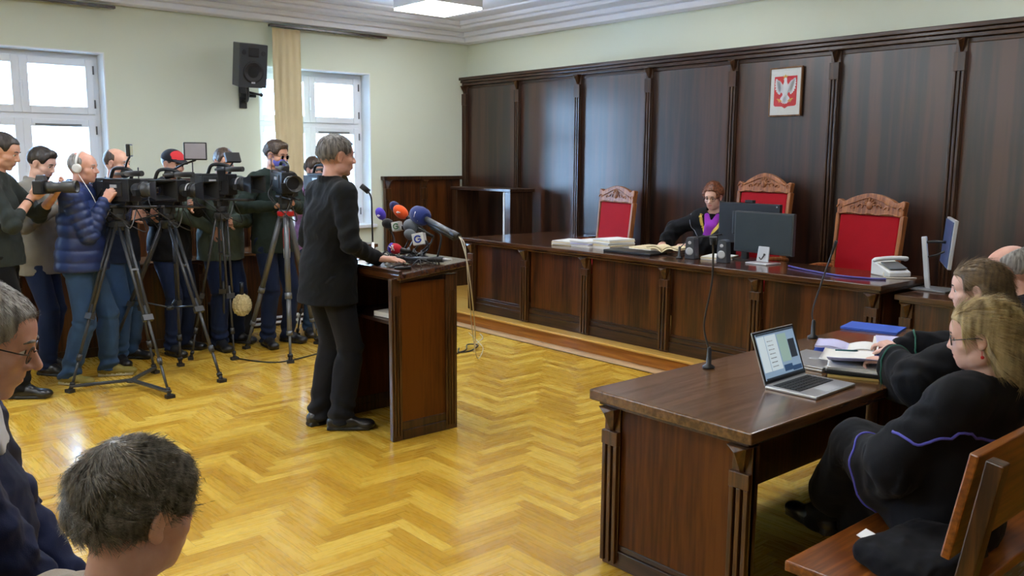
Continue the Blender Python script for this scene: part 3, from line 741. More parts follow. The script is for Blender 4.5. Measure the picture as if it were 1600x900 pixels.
# ================================================================== wooden benches of the attorneys (right foreground)
def court_bench(x0, y0, y1, label):
    T = thing('wooden_bench', label, 'bench', (x0+.25, y0, 0), group='wooden benches of the attorneys')
    MB().box(x0, x0+.46, y0, y1, .415, .45).build('seat', m_seatw, T, True, bev=.006)
    Rb = ry(10)
    c = V3(x0+.50, (y0+y1)/2, .78)
    MB().obox(c, (.013, (y1-y0)/2, .155), Rb).build('backrest', m_seatw, T, True, bev=.005)
    for y in (y0+.03, (y0+y1)/2, y1-.03):
        mb = MB().bar((x0+.43, y, 0), (x0+.575, y, .92), .045, .05, up=(0, 1, 0)); mb.build('back_post', m_benchp, T, True, bev=.004)
        MB().box(x0+.04, x0+.09, y-.02, y+.02, 0, .415).build('leg', m_benchp, T, True, bev=.004)
        MB().box(x0+.09, x0+.46, y-.015, y+.015, .34, .415).build('rail', m_benchp, T, True, bev=.003)
    return T
court_bench(-1.39, 2.33, 4.9, 'wooden bench with orange brown seat and slanting backrest under the robed attorneys')
court_bench(-.62, 1.95, 4.6, 'second wooden bench behind the attorneys\' bench at the right edge')
# ================================================================== eagle emblem in its frame
ex, ez = -4.375, 2.285
T = thing('framed_emblem', 'framed white eagle with gold crown on a red shield hung on the panelling', 'picture', (ex, YP, ez-.21), -3)
INVF = T
m_gold = plain('gold_paint', srgb(226, 178, 84), .4); m_redsh = plain('emblem_red', srgb(206, 34, 48), .5); m_eagle = plain('emblem_white', srgb(232, 230, 234), .6)
m_frame = wood('picture_frame_wood', srgb(60, 34, 18), srgb(120, 80, 40), .3, 'z', 20, 80)
fw, fh = .165, .212
def E(name, mb, mat, par, bev=0): return mb.build(name, mat, par, bev=bev)
y_ = -.02
E('frame', MB().box(-fw, -fw+.012, y_-.008, 0, 0, 2*fh).box(fw-.012, fw, y_-.008, 0, 0, 2*fh).box(-fw+.012, fw-.012, y_-.008, 0, 0, .012).box(-fw+.012, fw-.012, y_-.008, 0, 2*fh-.012, 2*fh), m_frame, T, .003)
mt = E('mat_board', MB().box(-fw+.012, fw-.012, y_, -.005, .012, 2*fh-.012), m_paper, T)
sh = [(-.115, .345), (-.115, .10), (-.10, .088), (-.03, .085), (0, .068), (.03, .085), (.10, .088), (.115, .10), (.115, .345)]
E('shield', MB().prism(sh[::1], (0, y_-.0005, 0), (1, 0, 0), (0, 0, 1), .002), m_redsh, T)
# eagle: body, wings built from feathers, tail, legs, head
mb = MB(); dpt = .0025; yo = y_-.0025
def bl(pts): mb.prism(pts, (0, yo, 0), (1, 0, 0), (0, 0, 1), dpt)
def feather(x0, z0, x1, z1, w):
    d = V3(x1-x0, z1-z0, 0); l = np.linalg.norm(d[:2]); d = d/l; n = V3(-d[1], d[0], 0)
    pr = [(0, -.5), (.7, -.62), (.95, -.3), (1.0, 0), (.95, .3), (.7, .62), (0, .5)]
    bl([(x0+d[0]*l*a+n[0]*w*b, z0+d[1]*l*a+n[1]*w*b) for a, b in pr])
C0 = .225
bl([(-.026, C0+.045), (-.032, C0), (-.022, C0-.055), (0, C0-.075), (.022, C0-.055), (.032, C0), (.026, C0+.045), (.012, C0+.075), (-.012, C0+.075)])
bl([(-.014, C0+.065), (.014, C0+.065), (.013, C0+.10), (-.002, C0+.112), (-.016, C0+.10)])
for s in (-1, 1):
    for k in range(8):
        a = math.radians(-78+k*17); r0 = .045; r1 = .058-.004*abs(k-3)
        sx, sz = s*(.052+.022*k/7), C0+.012+.058*k/7
        feather(sx, sz, sx+s*r1*math.cos(a)*.82, sz+r1*math.sin(a)*1.1, .017)
    for k in range(6):
        a = math.radians(-100+k*26)
        feather(s*.048, C0+.03+k*.006, s*.048+s*.045*math.cos(a), C0+.03+k*.006+.045*math.sin(a), .02)
    bl([(s*.02, C0-.03), (s*.075, C0+.0), (s*.085, C0+.06), (s*.06, C0+.085), (s*.03, C0+.05), (s*.02, C0+.03)][::s])
    feather(s*.014, C0-.045, s*.045, C0-.085, .02)
for k in range(5):
    a = math.radians(-90+(k-2)*22); feather(0, C0-.06, .055*math.cos(a), C0-.065+.055*math.sin(a), .019)
E('eagle', mb, m_eagle, T)
mb = MB(); yo = y_-.004
bl([(-.02, C0+.108), (.016, C0+.108), (.022, C0+.13), (.010, C0+.12), (-.002, C0+.135), (-.014, C0+.12), (-.026, C0+.13)])
bl([(-.016, C0+.10), (-.030, C0+.094), (-.018, C0+.09)])
E('crown', mb, m_gold, T); mb = MB()
for s in (-1, 1):
    for k in range(3): feather(s*.045, C0-.083, s*(.06+.012*k), C0-.105+.016*k, .008)
    feather(s*.045, C0-.083, s*.03, C0-.10, .008)
E('claws', mb, m_gold, T)
E('glass', MB().box(-fw+.012, fw-.012, y_-.0075, y_-.0068, .012, 2*fh-.012), m_glass, T)
# ================================================================== tripods, cameras, microphones, desk things
def foam(name, col): return plain(name, col, .9, bump=.5, bscale=260, var=.05, vscale=30, sheen=.2)
m_fpur = foam('purple_foam', srgb(78, 60, 190)); m_fblk = foam('black_foam', srgb(18, 18, 22)); m_fdb = foam('dark_blue_foam', srgb(30, 30, 82)); m_for = foam('orange_foam', srgb(248, 92, 26))
m_fgrey = foam('grey_foam', srgb(96, 104, 112)); m_fnavy = foam('navy_foam', srgb(20, 42, 110)); m_fred = foam('red_foam', srgb(206, 24, 44))
m_wp = plain('white_plastic', srgb(224, 226, 224), .4); m_bluel = plain('logo_blue', srgb(30, 62, 170), .5); m_greenl = plain('logo_green', srgb(80, 130, 90), .5); m_wmark = plain('white_print', srgb(228, 222, 226), .6)
def tripod(apex, feet, label, spread='mid', headh=.13, col=None, pan=None, legr=.011, twin=True, center=None):
    col = col or m_tripod
    apex = np.array(apex, float)
    T = thing('camera_tripod', label, 'tripod', (apex[0], apex[1], 0), group='camera tripods')
    MB().lathe([(.035, -.06), (.06, -.045), (.062, .0), (.05, .012)], apex, (0, 0, 1), 20).build('bowl', col, T, True)
    MB().lathe([(.03, 0), (.045, .01), (.045, .05), (.03, .055)], apex+V3(0, 0, .012), (0, 0, 1), 18).box(apex[0]-.035, apex[0]+.035, apex[1]-.05, apex[1]+.05, apex[2]+.06, apex[2]+headh-.02).box(apex[0]-.045, apex[0]+.045, apex[1]-.07, apex[1]+.07, apex[2]+headh-.02, apex[2]+headh).build('fluid_head', m_dgrey, T, True, bev=.005)
    if pan is not None:
        a = apex+V3(0, 0, .075); MB().tube([a, a+np.array(pan)], .007, 8).tube([a+np.array(pan)*.72, a+np.array(pan)], .014, 10).build('pan_handle', m_black, T, True)
    for f in feet:
        f = np.array(f, float); d = nrm(f-apex); out = nrm(V3(f[0]-apex[0], f[1]-apex[1], 0)); side = nrm(np.cross(d, out))
        if np.linalg.norm(np.cross(d, out)) < .05: side = V3(1, 0, 0)
        A = apex+out*.045-V3(0, 0, .02); K = A+(f-A)*.55; K2 = A+(f-A)*.48; K3 = A+(f-A)*.8
        mb = MB()
        if twin:
            for s in (-1, 1):
                mb.tube([A+side*s*.024, K+side*s*.020], legr, 8)
            mb.obox(A, (.035, .02, .02), np.array([side, np.cross(d, side), d]).T)
            mb.obox(K, (.036, .018, .022), np.array([side, np.cross(d, side), d]).T)
            mb.obox(A+(f-A)*.27, (.03, .012, .008), np.array([side, np.cross(d, side), d]).T)
            mb.tube([K2, K3], legr*.95, 8)
            mb.tube([K3-d*.03, K3+d*.02], legr*1.6, 10)
        else:
            mb.tube([A, K], legr*1.7, 10); mb.tube([K-d*.02, K+d*.03], legr*2.1, 10); mb.tube([K, K3], legr*1.4, 10); mb.tube([K3-d*.015, K3+d*.02], legr*1.8, 10)
        mb.tube([K3, f-d*.06], legr*.85, 8)
        lg = mb.build('leg', col, T, True)
        MB().tube([f-d*.075, f-d*.05], legr*1.6, 10).obox(f+V3(0, 0, .012), (.03, .022, .012), frame(out)).tube([f-d*.06, f+V3(0, 0, .012)], legr*1.2, 8).build('rubber_foot', m_blackr, lg, True)
    if spread == 'mid':
        c = apex*1.0; c[2] = apex[2]*.42; c[:2] = np.mean([f[:2] for f in feet], 0)*.35+apex[:2]*.65
        mb = MB().lathe([(.025, -.015), (.03, 0), (.025, .015)], c)
        for f in feet: mb.tube([c, apex+(np.array(f)-apex)*.55+V3(0, 0, .02)], .007, 6)
        mb.build('spreader', col, T, True)
    elif spread == 'floor':
        c = V3(*center)
        mb = MB().lathe([(.035, 0), (.035, .022), (.02, .026)], c+V3(0, 0, .03))
        for f in feet: mb.bar(c+V3(0, 0, .045), np.array(f, float)+V3(0, 0, .045), .035, .018)
        mb.build('ground_spreader', col, T, True, bev=.003)
    return T
def at_frame(pos, yaw, pitch=0.0, roll=0.0):
    return rz(yaw) @ rx(pitch) @ ry(roll)
def tv_camera(pos, yaw, label, pitch=0, hood='box', lcd=None, mic=True, vf=True, s=1.0, light=None, lens_len=.17, handle=True, battery=True, col=None, rig=False):
    """pos: underside centre; local +y looks through the lens"""
    col = col or m_black
    R = at_frame(pos, yaw, pitch); T = thing('television_camera', label, 'video camera', pos, group='press video cameras', R=R)
    def b(mb, x0, x1, y0, y1, z0, z1): return mb.box(x0*s, x1*s, y0*s, y1*s, z0*s, z1*s)
    mb = MB(); b(mb, -.05, .05, -.14, .10, .02, .17); b(mb, -.056, -.045, -.10, .06, .04, .14); b(mb, .045, .056, -.12, .04, .05, .15); b(mb, -.035, .035, -.12, .06, 0, .022)
    mb.build('camera_body', col, T, bev=.006*s)
    mb = MB()
    for k in range(5): b(mb, -.062, -.055, -.09+k*.03, -.072+k*.03, .06, .075)
    b(mb, -.06, -.055, -.05, .05, .095, .13); mb.build('control_panel', m_dgrey, T, bev=.001)
    y0 = .10*s; l = lens_len*s
    MB().lathe([(.036*s, 0), (.040*s, .01), (.040*s, l*.25), (.046*s, l*.28), (.046*s, l*.5), (.042*s, l*.52), (.048*s, l*.75), (.050*s, l)], (0, y0, .10*s), (0, 1, 0), 20).build('lens', m_dgrey, T); MB().lathe([(.0465*s, 0), (.0475*s, .003), (.0475*s, .008*s), (.0465*s, .011*s)], (0, y0+l*.36, .10*s), (0, 1, 0), 20).build('zoom_ring', m_silver, T); MB().obox((.058*s, -.03*s, .12*s), (.003*s, .03*s, .010*s)).build('badge', m_silver, T)
    if hood == 'box':
        mb = MB(); z = .10*s; Y = y0+l
        o = [(-.052*s, Y-.01, -.045*s), (.052*s, Y-.01, -.045*s), (.052*s, Y-.01, .045*s), (-.052*s, Y-.01, .045*s)]; f = [(-.085*s, Y+.08*s, -.062*s), (.085*s, Y+.08*s, -.062*s), (.085*s, Y+.08*s, .062*s), (-.085*s, Y+.08*s, .062*s)]
        i_ = [(-.08*s, Y+.08*s, -.057*s), (.08*s, Y+.08*s, -.057*s), (.08*s, Y+.08*s, .057*s), (-.08*s, Y+.08*s, .057*s)]; g = [(-.045*s, Y+.005, -.035*s), (.045*s, Y+.005, -.035*s), (.045*s, Y+.005, .035*s), (-.045*s, Y+.005, .035*s)]
        vs = [(a, c, d+z) for a, c, d in o+f+i_+g]
        fs = [tuple(range(3, -1, -1))]+[(k, (k+1) % 4, 4+(k+1) % 4, 4+k) for k in range(4)]+[(4+k, 4+(k+1) % 4, 8+(k+1) % 4, 8+k) for k in range(4)]+[(8+k, 8+(k+1) % 4, 12+(k+1) % 4, 12+k) for k in range(4)]+[(12, 13, 14, 15)]
        mb.add(vs, [tuple(reversed(q)) for q in fs]); mb.build('lens_hood', m_black, T)
        MB().lathe([(.034*s, 0), (.025*s, .006), (.001, .009)], (0, Y+.004, z), (0, 1, 0), 16).build('front_glass', m_lens, T)
    else:
        MB().lathe([(.050*s, 0), (.06*s, .05*s), (.056*s, .05*s), (.044*s, .005)], (0, y0+l, .10*s), (0, 1, 0), 20).build('lens_hood', m_black, T)
        MB().lathe([(.042*s, 0), (.03*s, .006), (.001, .009)], (0, y0+l-.008, .10*s), (0, 1, 0), 16).build('front_glass', m_lens, T)
    if handle:
        MB().tube(spline([(0, .07*s, .165*s), (0, .08*s, .215*s), (0, .02*s, .235*s), (0, -.08*s, .23*s), (0, -.12*s, .165*s)], 5), .012*s, 8).build('handle', col, T)
    if vf:
        MB().tube([(-.02*s, .05*s, .205*s), (-.085*s, .04*s, .20*s), (-.085*s, -.03*s, .20*s)], .018*s, 10).lathe([(.02*s, 0), (.024*s, .02*s), (.034*s, .055*s), (.028*s, .056*s), (.01, .03*s)], (-.085*s, -.03*s, .20*s), (0, -1, 0), 14).build('viewfinder', m_black, T)
    if battery:
        mb = MB(); b(mb, -.045, .045, -.20, -.14, .03, .15); mb.build('battery', m_dgrey, T, bev=.005)
    if mic:
        MB().tube([(.06*s, .0, .20*s), (.06*s, .20*s, .205*s)], .010*s, 10).tube([(.06*s, .10*s, .203*s), (.06*s, .24*s, .206*s)], .018*s, 12).build('microphone', m_fblk, T)
        MB().tube([(.0, .04*s, .2*s), (.06*s, .04*s, .2*s)], .008*s, 6).build('microphone_holder', m_dgrey, T)
    if lcd:
        x = lcd*.06*s; F = rz(0)
        pn = MB().obox((lcd*.12*s, .10*s, .16*s), (.055*s, .006, .038*s), rz(lcd*12)).build('flip_screen', m_black, T, bev=.003)
        MB().obox((lcd*.12*s, .10*s-.0075, .16*s), (.048*s, .001, .032*s), rz(lcd*12)).build('display', m_lens, pn)
    if rig:
        mb = MB(); b(mb, -.04, .04, -.245, -.205, .05, .17); b(mb, .03, .035, -.23, -.22, .17, .25); mb.build('wireless_receiver', m_dgrey, T, bev=.003)
        for sx in (-.03, .03): MB().tube([(sx*s, -.12*s, -.012*s), (sx*s, .26*s, -.012*s)], .008*s, 8).build('rail', m_black, T)
        MB().lathe([(.048*s, 0), (.052*s, .004), (.052*s, .02*s), (.048*s, .024*s)], (0, .17*s, .10*s), (0, 1, 0), 24).obox((.06*s, .18*s, .08*s), (.02*s, .015*s, .02*s)).build('focus_ring', m_black, T)
        MB().obox((-.07*s, .0, .02*s), (.02*s, .03*s, .03*s)).tube([(-.05*s, 0, .0), (-.10*s, -.10*s, -.05*s)], .012*s, 8).build('hand_grip', m_black, T, bev=.004)
        if lcd: mon = MB().obox((.03*s, .13*s, .285*s), (.055*s, .012*s, .036*s), rz(-25) @ rx(25)).tube([(0, .08*s, .22*s), (.03*s, .13*s, .25*s)], .007, 6).build('top_monitor', m_black, T, bev=.003)
        for k in range(4):
            a = k*1.7; MB().tube(spline([(.05*s*math.cos(a), -.15*s, .1*s), (.10*s*math.cos(a+1), -.20*s+.05*k, -.02*s), (.07*math.sin(a*2), -.05*s+.06*k*s, -.10*s-.03*k), (.05*s*math.cos(a), .08*s, .04*s)], 7), .0045, 6).build('cable', m_cable if k != 2 else m_tripodg, T)
    MB().tube(spline([(.02, -.17*s, .06*s), (.05, -.2*s, .0), (.03, -.15*s, -.1*s), (.04, -.05*s, -.2*s)], 5), .004, 6).build('cable', m_cable, T)
    if light:
        kind, (lx, ly, lz), (w_, h_) = light[:3]
        MB().tube([(0, .02*s, .23*s), (lx*.6, ly*.5+.01, (lz-h_+.21*s)/2+.02), (lx, ly, lz-h_+.0)], .008, 8).build('light_arm', m_black, T)
        Rl = rz(light[3] if len(light) > 3 else 0)
        fr = MB().obox((lx, ly, lz), (w_, .014, h_), Rl).build('lamp_panel', m_black, T, bev=.006)
        MB().obox(np.array((lx, ly, lz))+Rl @ V3(0, .0145, 0), (w_-.010, .002, h_-.010), Rl).build('lamp_face', MATS[kind], fr, bev=.002)
    return T
plain('led_yellow_face', srgb(150, 140, 60), .3); plain('led_grey_face', srgb(150, 146, 152), .35)

tripod((-6.86, 2.04, 1.20), [(-6.71, 1.59, 0), (-6.11, 2.09, 0), (-6.91, 2.26, 0)], 'black tripod with a ground spreader in front of the headphone cameraman', 'floor', center=(-6.62, 1.99, 0), pan=(-.28, -.22, -.12), legr=.012)
tv_camera((-6.80, 2.07, 1.335), -66, 'large black camera with a small yellow lamp, steered by the headphone cameraman', light=('led_yellow_face', (.02, .10, .395), (.038, .045), 30), lens_len=.2, s=1.12, rig=True)
tripod((-7.02, 2.46, 1.18), [(-7.38, 2.02, 0), (-6.31, 2.55, 0), (-7.02, 2.50, 0)], 'big black tripod with long double tube leg reaching forward on the parquet', 'mid', pan=(-.15, -.35, -.1), legr=.013)
tv_camera((-6.98, 2.47, 1.315), -58, 'black camera with wide box hood and large square grey lamp panel', light=('led_grey_face', (.0, .25, .415), (.085, .068), -51), lens_len=.15, s=1.15, rig=True)
tripod((-7.10, 2.93, 1.22), [(-6.96, 2.93, 0), (-7.45, 3.05, 0), (-7.20, 2.65, 0)], 'slim black tripod with red foot held by the cameraman in the bulky green jacket', 'none', legr=.010)
tv_camera((-7.08, 2.93, 1.355), -62, 'black camera raised highest, with two small folding side screens', lcd=1, lens_len=.14, s=1.15, rig=True)
tripod((-6.85, 3.38, 1.24), [(-6.56, 3.24, 0), (-7.31, 3.19, 0), (-7.10, 3.78, 0)], 'grey tripod with red collar in front of the masked cameraman', 'none', col=m_tripodg, pan=(-.3, .05, -.1), legr=.014, twin=False)
T = bpy.data.objects['camera_tripod.003']
MB().lathe([(.066, -.02), (.070, -.01), (.070, .01), (.066, .02)], (-6.85, 3.38, 1.22)).build('collar', m_redp, T, True)
_f = V3(-6.56, 3.24, 0); _a = V3(-6.85, 3.38, 1.22)
for i, (t0, t1, mm) in enumerate(((.10, .24, m_redp), (.24, .30, m_wp))):
    MB().tube([_a+(_f-_a)*t0, _a+(_f-_a)*t1], .027, 12).build('leg_wrap', mm, T, True)
tv_camera((-6.83, 3.37, 1.375), -100, 'black camera aimed at the lectern by the masked cameraman', hood='round', lens_len=.10, s=1.15, rig=True, mic=True, vf=False, pitch=-3)
# rig with a tablet-like screen behind the speaker
R5 = at_frame((0, 0, 0), -95)
tripod((-7.30, 3.98, 1.22), [(-7.05, 3.86, 0), (-7.55, 3.80, 0), (-7.32, 4.28, 0)], 'black tripod partly hidden behind the standing speaker in the suit', 'none', legr=.010)
T = tv_camera((-7.28, 3.97, 1.36), -80, 'black camera rig with outstretched flat screen behind the standing speaker', hood='round', lens_len=.12, s=1.1, vf=False)
MB().tube([(0, .0, .2), (-.10, -.02, .27), (-.20, -.02, .29)], .009, 8).build('screen_arm', m_black, T)
MB().obox((-.26, -.02, .29), (.075, .008, .045), rz(15)).build('flat_screen', m_black, T, bev=.004)
MB().tube([(.02, .05, .2), (.03, .08, .38), (.02, .10, .44)], .008, 8).ball((.02, .11, .455), (.02, .035, .02)).build('antenna', m_black, T)

def dslr(pos, R, label, lens=.20, big=False):
    T = thing('photo_camera', label, 'photo camera', pos, group='press photo cameras', R=R)
    MB().box(-.07, .07, -.035, .03, -.05, .045).box(-.075, -.045, -.03, .055, -.05, .035).build('camera_body', m_black, T, bev=.01, seg=3)
    MB().obox((0, 0, .06), (.03, .035, .022), taper=.7).build('prism_housing', m_black, T, bev=.006)
    MB().lathe([(.036, 0), (.038, .03), (.033, .035), (.034, lens*.5), (.041, lens*.55), (.043, lens*.9), (.043, lens), (.036, lens-.004), (.03, lens-.02)], (0, .03, -.003), (0, 1, 0), 24).build('lens', m_dgrey, T)
    MB().lathe([(.0335, 0), (.02, .007), (.001, .01)], (0, .03+lens-.022, -.003), (0, 1, 0), 18).build('front_glass', m_lens, T)
    MB().lathe([(.012, 0), (.012, .012)], (-.05, 0, .045), (0, 0, 1), 12).build('dial', m_dgrey, T)
    return T

# ---------------- microphones on the lectern
def stand_pt(x, y): return V3(x, y, ltop(x, y))
def press_mic(head, base, mat, label, r=.035, l=.05, cube=None, cubemat=None, logo=None, handle=.14, direc=None, squat=.95, marks=None):
    """foam-headed microphone on a small clamp arm; head faces the speaker (towards -y, slightly -x)"""
    head = V3(*head); base = V3(*base)
    T = thing('press_microphone', label, 'microphone', base, group='press microphones on the lectern')
    d = nrm(direc if direc is not None else (-.25, -.85, .35))
    F = frame(d)
    hb = MB().ball(head, (r*squat, l, r*squat), F, 20, 14).build('foam_head', mat, T, True)
    if marks is not None:
        mm = MB()
        view = nrm(V3(.5, -.6, .2)); u_ = frame(view); c0 = head+view*(r*.96)
        for (a, b_) in marks:
            p = [c0+u_[:, 0]*a[0]*r+u_[:, 2]*a[1]*r, c0+u_[:, 0]*b_[0]*r+u_[:, 2]*b_[1]*r]
            mm.tube(p, .0035, 6)
        mm.build('printed_mark', m_wmark, hb, True)
    tail = head-d*(l*.8); end = tail-d*handle
    MB().tube([tail, tail-d*.03, end], [.016, .014, .011], 12).build('handle', m_black, T, True)
    if cube is not None:
        c = tail-d*.035; Rc = frame(V3(.5, -.6, .1)) @ ry(12)
        cb = MB().obox(c, (cube, cube, cube), Rc).build('station_cube', cubemat or m_wp, T, True, bev=.003)
        if logo is not None:
            lg = MB(); fc = c+Rc @ V3(0, cube+.0005, 0)
            N = 14; ring = []
            for k in range(N+1):
                a = k/N*5.6+.5; ring.append(fc+Rc @ V3(-math.cos(a)*cube*.55, .001, math.sin(a)*cube*.55))
            lg.tube(ring, cube*.14, 6).tube([fc+Rc @ V3(-.0*cube, .001, -.05*cube), fc+Rc @ V3(-cube*.5, .001, -.05*cube)], cube*.13, 6)
            lg.build('logo', logo, cb, True)
    mid = (end+base)/2+V3(0, .02, .01)
    MB().tube(spline([end, mid, base+V3(0, 0, .02)], 4), .006, 8).lathe([(.03, 0), (.03, .006), (.012, .012), (.008, .03)], base, (0, 0, 1), 16).build('table_stand', m_black, T, True)
    return T
b_ = lambda x, y: tuple(stand_pt(x, y))
press_mic((-4.995, 3.15, 1.318), b_(-4.93, 3.2), m_fpur, 'purple foam microphone with small white print, nearest the speaker', .034, .046, handle=.10, direc=(-.1, -.5, .85), marks=[((-.2, -.6), (.3, -.4)), ((.0, -.75), (.4, -.55))])
press_mic((-4.895, 3.14, 1.258), b_(-4.86, 3.24), m_fblk, 'black foam microphone with tilted white cube', .036, .04, .030, m_wp, m_greenl, direc=(-.75, -.6, .25), handle=.12)
press_mic((-5.005, 3.27, 1.360), b_(-4.86, 3.28), m_fdb, 'dark blue foam microphone standing behind the orange one', .035, .042, direc=(-.45, -.5, .75), handle=.16)
press_mic((-4.80, 3.18, 1.338), b_(-4.78, 3.27), m_for, 'bright orange foam microphone in the middle of the bunch', .042, .056, direc=(-.55, -.55, .62), handle=.16, marks=[((-.2, -.3), (.3, -.1)), ((.1, -.4), (.4, -.2))])
press_mic((-4.655, 3.16, 1.255), b_(-4.68, 3.26), m_fgrey, 'round grey foam microphone between the orange and navy ones', .048, .052, direc=(-.7, -.6, .4), handle=.12)
press_mic((-4.575, 3.10, 1.21), b_(-4.60, 3.22), m_fgrey, 'grey foam microphone with white cube and blue round logo', .036, .042, .037, m_wp, m_bluel, direc=(-.85, -.5, .42), handle=.10)
press_mic((-4.655, 3.04, 1.118), b_(-4.55, 3.10), m_fred, 'short red foam microphone with white mark and blue tip lying low', .036, .044, direc=(-.82, -.55, .15), handle=.08, marks=[((-.1, -.5), (.45, .5)), ((.4, -.5), (.1, .5)), ((.5, 0), (.9, .3))])
_t = bpy.data.objects['press_microphone.006']
MB().ball(V3(-4.655, 3.04, 1.118)+nrm((-.82, -.55, .15))*.026, (.0335, .024, .0335), frame((-.82, -.55, .15)), 20, 12).build('blue_tip', m_fpur, _t, True)['label'] = 'blue foam tip'
# big navy shotgun microphone on its handle, reaching out past the lectern edge
T = thing('shotgun_microphone', 'large navy foam shotgun microphone with long handle reaching over the lectern edge', 'microphone', b_(-4.45, 3.22))
hd = V3(-4.60, 3.20, 1.322); tl = V3(-4.16, 3.17, 1.222); d = nrm(hd-tl)
hb = MB().tube([hd+d*.075, hd+d*.06, hd+d*.02, hd-d*.03, hd-d*.07], [.028, .052, .06, .058, .036], 20).build('foam_head', m_fnavy, T, True)
v_ = nrm(V3(.45, -.85, .1)); c0 = hd+v_*.055
mm = MB()
for a, b in (((-.03, -.02), (-.012, .02)), ((-.012, .02), (.005, -.02)), ((.012, .025), (.02, -.01)), ((-.035, -.03), (-.005, -.032))):
    u_ = frame(v_); mm.tube([c0+u_[:, 0]*a[0]+u_[:, 2]*a[1], c0+u_[:, 0]*b[0]+u_[:, 2]*b[1]], .003, 6)
mm.build('printed_mark', m_wmark, hb, True)
MB().tube([hd-d*.07, tl], .017, 12).build('barrel', m_tripodg, T, True)
MB().tube([hd-d*.10+V3(0, 0, -.02), tl+d*.05+V3(0, 0, -.025)], .016, 12).tube([tl+d*.08, tl], .02, 12).build('grip', m_black, T, True)
MB().tube(spline([hd-d*.12+V3(0, 0, -.04), V3(-4.44, 3.24, 1.2), V3(*b_(-4.45, 3.22))+V3(0, 0, .01)], 5), .007, 8).lathe([(.04, 0), (.04, .008), (.012, .014)], b_(-4.45, 3.22)).build('table_stand', m_black, T, True)
tag(MB().tube(spline([tl, tl+V3(.04, -.01, -.03), tl+V3(.055, .02, -.16), (-4.27, 3.36, .78), (-4.85, 3.84, .40), (-5.6, 4.42, .09), (-6.15, 4.88, .006), (-6.33, 5.10, .006), (-6.52, 5.22, .006)], 8), .0045, 6).build('microphone_cable', m_cablew), 'pale cable hanging from the shotgun microphone down to the floor by the step', 'cable')
tag(MB().tube(spline([tl+V3(0, .01, 0), tl+V3(.06, 0, -.06), (-4.16, 3.24, .92), (-4.6, 3.62, .50), (-5.3, 4.22, .12), (-5.95, 4.80, .006), (-6.20, 4.95, .006), (-6.62, 5.16, .006)], 8), .003, 6).build('microphone_cable', m_cablew), 'thinner second cable looping down beside the pale one to the parquet', 'cable')
tag(MB().tube(spline([(-5.95, 4.50, .006), (-6.02, 4.66, .007), (-6.10, 4.74, .03), (-6.02, 4.80, .03), (-5.96, 4.66, .006), (-5.99, 4.56, .006), (-6.12, 4.66, .006)], 6), .006, 6).build('cable_end', m_cable), 'short black cable end curled on the floor behind the lectern', 'cable')
# shotgun lying on the board, recorders, papers
T = thing('lying_microphone', 'black microphone lying at the right end of the lectern board', 'microphone', b_(-4.4, 3.05))
p0 = V3(-4.52, 3.02, ltop(0, 3.02)+.024); p1 = V3(-4.28, 3.14, ltop(0, 3.14)+.024); p2 = p1+(p1-p0)*.22
MB().tube([p0-(p1-p0)*.3, p0], .020, 12).build('foam_head', m_fblk, T, True)
MB().tube([p0, p1], .017, 12).build('handle', m_black, T, True); MB().tube([p1, p2], [.012, .006], 10).build('plug', m_silver, T, True)
rec_lab = ['small silver voice recorder lying on the lectern near the front edge', 'small black voice recorder lying beside the speaker\'s hand', 'small black recorder beside the red foam microphone', 'small silver recorder behind the red foam microphone', 'black recorder near the right edge of the lectern']
for i, (x, y, a, mt_) in enumerate(((-4.62, 2.86, 30, m_silver), (-4.84, 2.98, -20, m_black), (-4.73, 2.90, 70, m_black), (-4.50, 2.93, 10, m_silver), (-4.36, 2.90, -40, m_black))):
    Rr = rx(5.5) @ rz(a); c = stand_pt(x, y)+V3(0, 0, .009)
    T = thing('voice_recorder', rec_lab[i], 'voice recorder', c, group='recorders on the lectern')
    MB().obox(c, (.02, .05, .007), Rr).build('recorder_body', mt_, T, True, bev=.003)
    MB().obox(c+Rr @ V3(0, .018, .0075), (.013, .012, .0008), Rr).build('display', m_lens, T, True)
    MB().obox(c+Rr @ V3(0, -.018, .0075), (.007, .007, .001), Rr).build('button', m_redp if i == 2 else m_grey, T, True)
for i in range(9):
    x = -4.95+i*.075; y = 3.0+.04*math.sin(i*2.1)
    pts = []
    for k in range(7):
        xx = x+.05*math.sin(k*1.3+i)+k*.012; yy = y+.03*math.cos(k*1.7+i*.7)+k*.02
        pts.append((min(xx, -4.27), yy, ltop(0, yy)+.006+.012*(k % 2)*(1+(i % 3))))
    tag(MB().tube(spline(pts, 5), .0035, 6).build('microphone_cable', m_cable), 'black cable tangled among the microphone stands on the lectern', 'cable', 'tangled cables on the lectern')
T = tag(MB().grid(lambda u, v: (-4.93+u*.21, 2.79+v*.15, ltop(0, 2.79+v*.15)+.0035+.004*math.sin(u*3)*v), 8, 6, .0015).build('paper_sheet', m_paper), 'white sheet of notes under the speaker\'s hand on the lectern', 'paper')
# shelf contents of the lectern
tag(MB().obox((-4.46, 2.95, .737), (.14, .10, .015), rz(8)).build('paper_pile', m_paper), 'white papers on the inner shelf of the lectern', 'papers')
